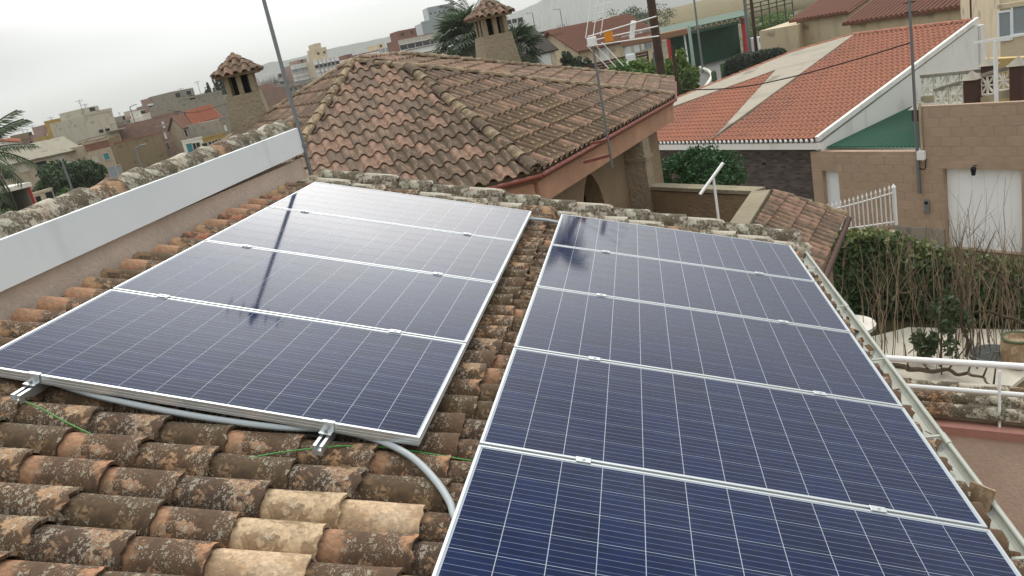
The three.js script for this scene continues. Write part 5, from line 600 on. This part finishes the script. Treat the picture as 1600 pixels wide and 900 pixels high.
building('yellow_wall', 'low yellowed garden wall behind the balustrades', {"a": [14.243, -30.272], "b": [15.834, -26.967], "top": -2.897}, 0.4, plaster(0xc9b27c, T.stain), [], {cat:'wall'});
for (const [i, F] of [{"a": [-176.071, -200.168], "b": [-177.872, -207.578], "top": 2.63, "label": "grey house with tiled roof in the crowd behind parapet, first such from left"}, {"a": [-149.056, -170.194], "b": [-144.571, -167.911], "top": 1.798, "label": "tan house with flat roof in the crowd behind parapet, first such from left"}, {"a": [-133.299, -154.203], "b": [-136.403, -161.174], "top": 2.213, "label": "white house with tiled roof in the crowd behind parapet, first such from left"}, {"a": [-157.132, -186.788], "b": [-156.799, -190.861], "top": 3.108, "label": "ochre house with flat roof in the crowd behind parapet, first such from left"}, {"a": [-167.762, -203.077], "b": [-163.89, -202.302], "top": 1.704, "label": "pinkish house with tiled roof in the crowd behind parapet, first such from left"}, {"a": [-164.465, -202.809], "b": [-157.86, -198.444], "top": 3.084, "label": "grey house with flat roof in the crowd behind parapet, first such from left"}, {"a": [-161.91, -201.255], "b": [-158.439, -200.146], "top": 2.013, "label": "tan house with tiled roof in the crowd behind parapet, first such from left"}, {"a": [-142.552, -179.47], "b": [-141.123, -180.84], "top": 1.765, "label": "white house with flat roof in the crowd behind parapet, first such from left"}, {"a": [-161.184, -207.155], "b": [-162.999, -214.529], "top": 2.092, "label": "ochre house with tiled roof in the crowd behind parapet, first such from left"}, {"a": [-144.497, -188.624], "b": [-146.148, -195.548], "top": 3.152, "label": "pinkish house with flat roof in the crowd behind parapet, first such from left"}, {"a": [-157.111, -209.985], "b": [-158.263, -217.499], "top": 2.858, "label": "grey house with tiled roof in the crowd behind parapet, second such from left"}, {"a": [-141.729, -192.582], "b": [-138.197, -192.232], "top": 1.673, "label": "tan house with flat roof in the crowd behind parapet, second such from left"}, {"a": [-124.758, -171.711], "b": [-119.293, -168.261], "top": 1.554, "label": "white house with tiled roof in the crowd behind parapet, second such from left"}, {"a": [-127.834, -177.692], "b": [-129.032, -183.219], "top": 1.414, "label": "ochre house with flat roof in the crowd behind parapet, second such from left"}, {"a": [-135.152, -192.384], "b": [-127.985, -186.74], "top": 1.58, "label": "pinkish house with tiled roof in the crowd behind parapet, second such from left"}, {"a": [-113.212, -163.044], "b": [-113.725, -169.336], "top": 2.035, "label": "grey house with flat roof in the crowd behind parapet, second such from left"}, {"a": [-139.93, -207.704], "b": [-134.488, -203.152], "top": 2.1, "label": "tan house with tiled roof in the crowd behind parapet, second such from left"}, {"a": [-106.902, -160.173], "b": [-105.413, -162.357], "top": 2.372, "label": "white house with flat roof in the crowd behind parapet, second such from left"}, {"a": [-111.012, -168.983], "b": [-109.381, -170.747], "top": 1.378, "label": "ochre house with tiled roof in the crowd behind parapet, second such from left"}, {"a": [-108.983, -169.967], "b": [-107.472, -173.133], "top": 2.08, "label": "pinkish house with flat roof in the crowd behind parapet, second such from left"}, {"a": [-124.572, -197.807], "b": [-120.657, -196.29], "top": 1.794, "label": "grey house with tiled roof in the crowd behind parapet, third such from left"}, {"a": [-128.014, -209.679], "b": [-128.052, -215.374], "top": 3.065, "label": "tan house with flat roof in the crowd behind parapet, third such from left"}, {"a": [-118.14, -196.216], "b": [-115.827, -196.789], "top": 2.139, "label": "white house with tiled roof in the crowd behind parapet, third such from left"}, {"a": [-121.354, -206.206], "b": [-120.996, -213.224], "top": 1.558, "label": "ochre house with flat roof in the crowd behind parapet, third such from left"}, {"a": [-116.466, -202.416], "b": [-114.328, -203.895], "top": 2.246, "label": "pinkish house with tiled roof in the crowd behind parapet, third such from left"}, {"a": [-102.811, -181.65], "b": [-97.04, -175.289], "top": 2.098, "label": "grey house with flat roof in the crowd behind parapet, third such from left"}, {"a": [-104.074, -189.024], "b": [-104.559, -195.209], "top": 3.054, "label": "tan house with tiled roof in the crowd behind parapet, third such from left"}, {"a": [-105.746, -194.253], "b": [-105.43, -199.366], "top": 1.543, "label": "white house with flat roof in the crowd behind parapet, third such from left"}, {"a": [-107.547, -202.809], "b": [-101.575, -195.964], "top": 2.315, "label": "ochre house with tiled roof in the crowd behind parapet, third such from left"}, {"a": [-85.259, -164.186], "b": [-80.607, -160.874], "top": 2.384, "label": "pinkish house with flat roof in the crowd behind parapet, third such from left"}].entries()) building('town_roof_house', F.label, F, 9, [M.grey, M.beige, M.whiteStain, mud, pinkM][i % 5], [], { grid: [3, 2, 0.8, 0.9, 'dsw', (F.top - G) * 0.5], trim: M.shutter, group: 'crowded houses behind the parapet', ...(i % 2 ? { par: 0.4, aer: [[1, 2.2]], pent: [[0.15, 0.4, 1.3, 1.5]] } : { roof: [1.3, 0.3, i % 4 ? tileOrange : tileFar] }) });
for (const [i, F] of [{"a": [-174.521, -364.914], "b": [-172.511, -366.243], "top": 3.81, "label": "tiny cream house in the distant town below mountains, first such from left"}, {"a": [-144.357, -305.244], "b": [-140.857, -304.788], "top": 4.163, "label": "tiny pinkish house in the distant town below mountains, first such from left"}, {"a": [-151.368, -337.72], "b": [-146.925, -337.564], "top": 4.783, "label": "tiny white house in the distant town below mountains, first such from left"}, {"a": [-149.018, -332.965], "b": [-145.714, -332.832], "top": 3.971, "label": "tiny pale grey house in the distant town below mountains, first such from left"}, {"a": [-127.6, -287.495], "b": [-123.725, -287.455], "top": 2.486, "label": "tiny dull pink house in the distant town below mountains, first such from left"}, {"a": [-145.362, -337.393], "b": [-144.842, -343.647], "top": 5.031, "label": "tiny yellowish house in the distant town below mountains, first such from left"}, {"a": [-149.251, -360.383], "b": [-148.261, -363.905], "top": 2.222, "label": "tiny cream house in the distant town below mountains, second such from left"}, {"a": [-152.981, -379.585], "b": [-148.663, -378.878], "top": 2.484, "label": "tiny pinkish house in the distant town below mountains, second such from left"}, {"a": [-150.454, -383.383], "b": [-144.409, -380.432], "top": 5.324, "label": "tiny white house in the distant town below mountains, second such from left"}, {"a": [-121.867, -320.645], "b": [-119.119, -322.808], "top": 3.622, "label": "tiny pale grey house in the distant town below mountains, second such from left"}, {"a": [-132.294, -352.313], "b": [-126.646, -349.1], "top": 2.136, "label": "tiny dull pink house in the distant town below mountains, second such from left"}, {"a": [-135.356, -363.866], "b": [-134.114, -367.547], "top": 3.155, "label": "tiny yellowish house in the distant town below mountains, second such from left"}, {"a": [-135.969, -366.735], "b": [-133.247, -369.21], "top": 3.316, "label": "tiny cream house in the distant town below mountains, third such from left"}, {"a": [-121.739, -337.125], "b": [-121.695, -342.973], "top": 1.872, "label": "tiny pinkish house in the distant town below mountains, third such from left"}, {"a": [-134.093, -379.671], "b": [-133.06, -384.059], "top": 4.495, "label": "tiny white house in the distant town below mountains, third such from left"}, {"a": [-115.739, -336.439], "b": [-112.898, -335.102], "top": 4.822, "label": "tiny pale grey house in the distant town below mountains, third such from left"}, {"a": [-117.421, -355.041], "b": [-111.692, -350.644], "top": 4.004, "label": "tiny dull pink house in the distant town below mountains, third such from left"}, {"a": [-127.195, -398.128], "b": [-123.183, -394.64], "top": 5.898, "label": "tiny yellowish house in the distant town below mountains, third such from left"}, {"a": [-129.607, -406.929], "b": [-127.858, -412.949], "top": 2.503, "label": "tiny cream house in the distant town below mountains, fourth such from left"}, {"a": [-120.556, -392.114], "b": [-118.626, -397.973], "top": 3.86, "label": "tiny pinkish house in the distant town below mountains, fourth such from left"}, {"a": [-92.872, -304.985], "b": [-89.07, -302.504], "top": 3.62, "label": "tiny white house in the distant town below mountains, fourth such from left"}, {"a": [-110.658, -371.663], "b": [-107.679, -372.245], "top": 2.479, "label": "tiny pale grey house in the distant town below mountains, fourth such from left"}, {"a": [-98.963, -335.28], "b": [-97.375, -340.029], "top": 3.734, "label": "tiny dull pink house in the distant town below mountains, fourth such from left"}, {"a": [-116.47, -414.034], "b": [-113.338, -417.209], "top": 4.865, "label": "tiny yellowish house in the distant town below mountains, fourth such from left"}, {"a": [-278.139, -324.764], "b": [-277.498, -326.908], "top": 0.793, "label": "tiny cream house in the distant town at far left, first such from left"}, {"a": [-293.549, -347.518], "b": [-287.342, -343.527], "top": 3.305, "label": "tiny pinkish house in the distant town at far left, first such from left"}, {"a": [-239.339, -305.499], "b": [-239.266, -311.078], "top": 1.64, "label": "tiny white house in the distant town at far left, first such from left"}, {"a": [-238.85, -309.417], "b": [-237.056, -312.607], "top": 3.339, "label": "tiny pale grey house in the distant town at far left, first such from left"}, {"a": [-268.432, -354.444], "b": [-268.215, -360.548], "top": 3.775, "label": "tiny dull pink house in the distant town at far left, first such from left"}, {"a": [-238.764, -320.02], "b": [-238.905, -325.738], "top": 1.497, "label": "tiny yellowish house in the distant town at far left, first such from left"}, {"a": [-234.945, -317.173], "b": [-236.532, -323.128], "top": 2.904, "label": "tiny cream house in the distant town at far left, second such from left"}, {"a": [-200.43, -284.441], "b": [-197.05, -282.422], "top": 2.411, "label": "tiny pinkish house in the distant town at far left, second such from left"}, {"a": [-239.537, -351.48], "b": [-235.073, -351.686], "top": 1.703, "label": "tiny white house in the distant town at far left, second such from left"}, {"a": [-242.501, -365.876], "b": [-234.883, -362.21], "top": 0.884, "label": "tiny pale grey house in the distant town at far left, second such from left"}].entries()) building('distant_house', F.label, F, 8, [M.cream2, pink2, M.whiteStain, whiteBlock, pinkM, yellowM][i % 6], [], { grid: [2, 2, 1.3, 1.1, 'dwd', (F.top - G) * 0.45], group: 'small houses of the distant town', par: 0.4 });
{ const t = thing('street_lamp', 'pale green street lamp post on the road bend', 'street lamp', [5.455, -6.3, -66.412]); part('post', rod([0, 0, 0], [0, 6.27, 0], 0.170, 0.119), std(0x9fb0ab, 0.6), t);  }
{ const t = thing('wooden_post', 'thin wooden post beside the neighbour roof end', 'post', [2.919, -6.3, -43.069]); part('post', rod([0, 0, 0], [0, 5.80, 0], 0.140, 0.098), M.wood, t);  }
{ const t = thing('utility_pole', 'grey utility pole left of the white van', 'pole', [9.628, -6.3, -61.841]); part('post', rod([0, 0, 0], [0, 8.85, 0], 0.170, 0.119), M.steel, t);  }
{ const t = thing('utility_pole', 'darker utility pole right of the white van', 'pole', [9.978, -6.3, -60.839]); part('post', rod([0, 0, 0], [0, 8.73, 0], 0.160, 0.112), M.wood, t);  }
{ const t = thing('utility_pole', 'thin utility pole in front of the green carport', 'pole', [8.227, -6.3, -94.735]); part('post', rod([0, 0, 0], [0, 10.52, 0], 0.140, 0.098), M.steel, t);  }
{ const t = thing('wooden_post', 'thin grey post between bushes and palm trunk', 'post', [2.23, -6.3, -66.44]); part('post', rod([0, 0, 0], [0, 4.66, 0], 0.120, 0.084), M.galv, t);  }
{ const t = thing('street_lamp', 'grey lamp post in front of the round tree', 'street lamp', [-45.683, -6.3, -52.51]); part('post', rod([0, 0, 0], [0, 5.92, 0], 0.110, 0.077), M.steel, t);  }
{ const t = thing('street_lamp', 'grey lamp post with double head near the ochre wall', 'street lamp', [-57.862, -6.3, -80.595]); part('post', rod([0, 0, 0], [0, 4.84, 0], 0.140, 0.098), M.galv, t); part('arm', rod([0, 4.84, 0], [1.20, 5.09, 0], 0.070), M.galv, t); part('lamp_head', rbox(0.7, 0.14, 0.3, 0.05).translate(1.20, 5.06, 0), M.galv, t); }
{ const t = thing('street_lamp', 'distant tall lamp post right of the pale tower block', 'street lamp', [-110.412, -6.3, -161.892]); part('post', rod([0, 0, 0], [0, 11.11, 0], 0.160, 0.112), M.galv, t); part('arm', rod([0, 11.11, 0], [1.50, 11.36, 0], 0.080), M.galv, t); part('lamp_head', rbox(0.7, 0.14, 0.3, 0.05).translate(1.50, 11.33, 0), M.galv, t); }
{ const t = thing('street_lamp', 'distant motorway lamp post at the mountain foot', 'street lamp', [-29.85, -6.3, -264.115]); part('post', rod([0, 0, 0], [0, 15.72, 0], 0.200, 0.140), M.galv, t); part('arm', rod([0, 15.72, 0], [-2.00, 15.97, 0], 0.100), M.galv, t); part('lamp_head', rbox(0.7, 0.14, 0.3, 0.05).translate(-2.00, 15.94, 0), M.galv, t); }
{ const t = thing('street_lamp', 'second distant motorway lamp post farther right', 'street lamp', [-21.954, -6.3, -276.474]); part('post', rod([0, 0, 0], [0, 15.45, 0], 0.200, 0.140), M.galv, t); part('arm', rod([0, 15.45, 0], [-2.00, 15.70, 0], 0.100), M.galv, t); part('lamp_head', rbox(0.7, 0.14, 0.3, 0.05).translate(-2.00, 15.67, 0), M.galv, t); }
function car(label, name, pos, turn, col, van) { const t = thing(name, label, van ? 'van' : 'car', pos); t.rotation.y = turn; const s = new THREE.Shape(); const pr = van ? [[-2.2, 0.35], [2.2, 0.35], [2.25, 0.95], [1.6, 1.15], [1.0, 1.9], [-2.2, 1.95]] : [[-2.1, 0.35], [2.1, 0.35], [2.15, 0.8], [1.3, 0.95], [0.6, 1.42], [-1.0, 1.45], [-1.7, 0.98], [-2.15, 0.9]]; s.setFromPoints(pr.map(p => new THREE.Vector2(...p))); const g = new THREE.ExtrudeGeometry(s, { depth: 1.5, bevelEnabled: true, bevelSize: 0.1, bevelThickness: 0.1, bevelSegments: 2 }); g.translate(0, 0, -0.75); part('body', muv(g), std(col, 0.35), t); part('windows', box(van ? 0.2 : -1.2, van ? 0.9 : 0.55, van ? 1.2 : 0.98, van ? 1.75 : 1.34, -0.856, 0.856), M.glassDark, t); for (const x of [-1.35, 1.35]) for (const z of [-0.8, 0.8]) { const w = part('wheel', new THREE.CylinderGeometry(0.32, 0.32, 0.2, 16).rotateX(Math.PI / 2).translate(x, 0.32, z), M.black, t); part('rim', new THREE.CylinderGeometry(0.19, 0.19, 0.215, 12).rotateX(Math.PI / 2).translate(x, 0.32, z), M.galv, w); } for (const z of [-0.6, 0.6]) part('headlight', box(2.1, van ? 2.34 : 2.26, 0.62, 0.78, z - 0.14, z + 0.14), M.paintWhite, t); return t; }
car('dark parked car in front of the ochre wall, nearer the lamp post', 'parked_car', [-82.625, -6.3, -114.529], 0.5, 0x24272b); car('black parked car right of the lamp post under the ochre wall', 'parked_car', [-83.268, -6.3, -119.999], 0.4, 0x1d1f22); car('white van standing behind the utility poles', 'white_van', [16.736, -6.3, -113.508], 1.2, 0xe4e6e6, true);
{ const a = P([-7.068, -1.925, -73.599]), b = P([1.9, -2.34, -79.572]), t = thing('slat_fence', 'dark brown slatted fence in front of the villa', 'fence'); const H = a.y - G; for (let k = 0; k < 8; k++) { const y = a.y - 0.12 - k * 0.27; part('slat', bar([a.x, y, a.z], [b.x, y, b.z], 0.06, 0.22), M.brownMetal, t); } for (let k = 0; k <= 6; k++) { const p = a.clone().lerp(b, k / 6); part('post', box(p.x - 0.08, p.x + 0.08, G, a.y, p.z - 0.2, p.z - 0.05), M.brownMetal, t); } part('footing', bar([a.x, (a.y - 2.3 + G) / 2, a.z - 0.1], [b.x, (a.y - 2.3 + G) / 2, b.z - 0.1], 0.3, a.y - 2.35 - G), M.cream, t); }
{ const p = [0.177, -1.698, -75.154], t = thing('gate_post', 'curved white gate post in front of the brown fence', 'gate post', [p[0], G, p[2]]); part('pillar', prism([[-0.7, 0.3], [0.5, 0.3], [0.5, -0.3], [-0.7, -0.3]], 0, p[1] - G - 0.8), M.white, t); part('top', rbox(0.9, 0.8, 0.5, 0.15).translate(0.05, p[1] - G - 0.4, 0), M.white, t); part('canopy', rbox(6.5, 0.6, 1.6, 0.1).translate(2.6, p[1] - G + 1.0, -0.6), std(0x8c6a52, 0.9), t); for (const x of [-0.4, 5.4]) part('canopy_post', box(x - 0.08, x + 0.08, 0, p[1] - G + 0.7, -1.2, -1.05), M.white, t); }
{ const a = P([5.058, -1.378, -103.946]), b = P([15.312, -1.353, -110.317]), t = thing('green_carport', 'large green netting carport with red posts and pale canopy', 'carport'); const y = a.y; for (const p of [a, b]) part('post', box(p.x - 0.22, p.x + 0.22, G, y, p.z - 0.3, p.z + 0.3), M.red, t); part('netting', bar([a.x + 0.35, (y + G) / 2 - 0.2, a.z - 3], [b.x - 0.35, (y + G) / 2 - 0.2, b.z - 3], 0.1, y - G - 0.4), std(0x1f4a36, 0.8, { map: T.stain }), t); part('canopy', slab([[a.x - 1, y + 0.3, a.z + 0.5], [b.x + 1, y + 0.3, b.z + 0.5], [b.x + 1, y + 0.9, b.z - 9], [a.x - 1, y + 0.9, a.z - 9]], 0.1), std(0x3f5e50, 0.7, { map: T.stain }), t); const n = 14; for (let k = 0; k < n; k++) { const p = a.clone().lerp(b, k / n), q = a.clone().lerp(b, (k + 0.5) / n), r = a.clone().lerp(b, (k + 1) / n); part('truss_brace', merge([rod([p.x, y - 0.5, p.z + 0.4], [q.x, y + 0.3, q.z + 0.4], 0.07, 0.07, 5), rod([q.x, y + 0.3, q.z + 0.4], [r.x, y - 0.5, r.z + 0.4], 0.07, 0.07, 5)].map(muv)), std(0x2b5442, 0.7), t); } part('truss_chord', rod([a.x, y - 0.5, a.z + 0.4], [b.x, y - 0.5, b.z + 0.4], 0.09), std(0x2b5442, 0.7), t); }
{ const t = thing('refuse_container', 'grey refuse container by the green netting', 'container', [13.523, -6.3, -124.732]); part('bin', rbox(1.7, 1.3, 1.1, 0.1).translate(0, 0.85, 0), std(0x5d6668, 0.6, { map: T.mottle }), t); part('lid', rbox(1.75, 0.16, 1.15, 0.05).translate(0, 1.6, 0), std(0x7b8486, 0.6), t); for (const x of [-0.7, 0.7]) part('wheel', new THREE.CylinderGeometry(0.12, 0.12, 0.1, 10).rotateX(Math.PI / 2).translate(x, 0.12, 0.3), M.black, t); }
{ const a = P([-9.721, 1.783, -110.399]), b = P([-4.199, 1.68, -115.761]), t = thing('black_netting', 'black shade netting stretched beside the dark shed', 'netting'); const g = new THREE.PlaneGeometry(1, 1, 24, 10), p = g.attributes.position; for (let i = 0; i < p.count; i++) { const u = p.getX(i) + 0.5, v = p.getY(i) + 0.5, q = a.clone().lerp(b, u); p.setXYZ(i, q.x, G + (a.y - G) * v, q.z + 0.4 * Math.sin(u * 17 + v * 5) * (1 - v) - 0.3); } g.computeVertexNormals(); part('sheet', muv(g), std(0x17171a, 0.95, { side: THREE.DoubleSide }), t); for (const f of [0.02, 0.35, 0.68, 0.98]) { const q = a.clone().lerp(b, f); part('post', rod([q.x, G, q.z], [q.x, a.y + 0.2, q.z], 0.08), M.steel, t); } }
{ const a = P([17.189, -1.177, -121.407]), b = P([24.486, -0.969, -125.096]), t = thing('pipe_frame', 'dark green pipe frame standing behind the utility poles', 'frame'); for (let k = 0; k <= 6; k++) { const p = a.clone().lerp(b, k / 6); part('upright', rod([p.x, G, p.z], [p.x, p.y + 1.2, p.z], 0.09), std(0x33433c, 0.7), t); } for (const dy of [0, 0.6, 1.2]) part('pipe', rod([a.x, a.y + dy, a.z], [b.x, b.y + dy, b.z], 0.08), std(0x33433c, 0.7), t); }
solo('overhead_wire', 'thin wires strung past the right-hand chimney towards the shed', 'wire', tube([[-15.658, 2.062, -53.878], [-11.801, 1.817, -56.724], [-8.679, 1.562, -59.417], [-4.788, 1.435, -62.307]], 0.025, 60, 5), M.black);
solo('overhead_wire', 'thin wires crossing in front of the grey building at left', 'wire', tube([[-68.375, 2.163, -107.011], [-64.904, 1.096, -107.398], [-60.578, 1.243, -108.33], [-58.135, 1.584, -108.935]], 0.035, 60, 5), M.black);
solo('overhead_wire', 'thin dark wire above the beige roof at left', 'wire', tube([[-64.929, 0.566, -80.603], [-62.639, 0.691, -81.11], [-59.456, 0.71, -81.768]], 0.030, 60, 5), M.black);
{ const a = P([-49.053, -1.395, -48.11]), b = P([-47.824, -1.269, -50.531]), t = thing('open_garage', 'open-fronted garage with flat white roof at the left edge', 'garage', [a.x, G, a.z]); t.rotation.y = Math.atan2(-(b.z - a.z), b.x - a.x); const L = Math.hypot(b.x - a.x, b.z - a.z), H = a.y - G; part('roof_slab', box(-0.2, L + 0.2, H - 0.35, H, -7, 0.25), M.whiteStain, t); part('back_wall', box(0, L, 0, H - 0.351, -7, -6.8), M.grey, t); for (const x of [0, L - 0.18]) part('side_wall', box(x, x + 0.18, 0, H - 0.352, -6.79, -0.02), M.grey, t); part('red_post', box(L - 0.1, L + 0.05, 0, H - 0.353, 0.0, 0.15), M.red, t); }
{ const a = P([-133.364, 3.195, -275.081]), b = P([-114.315, 2.493, -285.164]), t = thing('viaduct', 'low dark-railed viaduct in front of the distant pink blocks', 'viaduct'); part('deck', bar([a.x, a.y, a.z], [b.x, b.y, b.z], 3, 0.9), M.grey, t); for (let k = 0; k <= 9; k++) { const p = a.clone().lerp(b, k / 9); part('pier', box(p.x - 0.5, p.x + 0.5, G, p.y - 0.46, p.z - 0.5, p.z + 0.5), M.concrete, t); } part('railing', bar([a.x, a.y + 1.0, a.z + 1.4], [b.x, b.y + 1.0, b.z + 1.4], 0.1, 0.25), M.steel, t); }
scene.traverse(o => { if (o.isMesh) { o.castShadow = true; o.receiveShadow = true; } });
renderer.render(scene, camera);
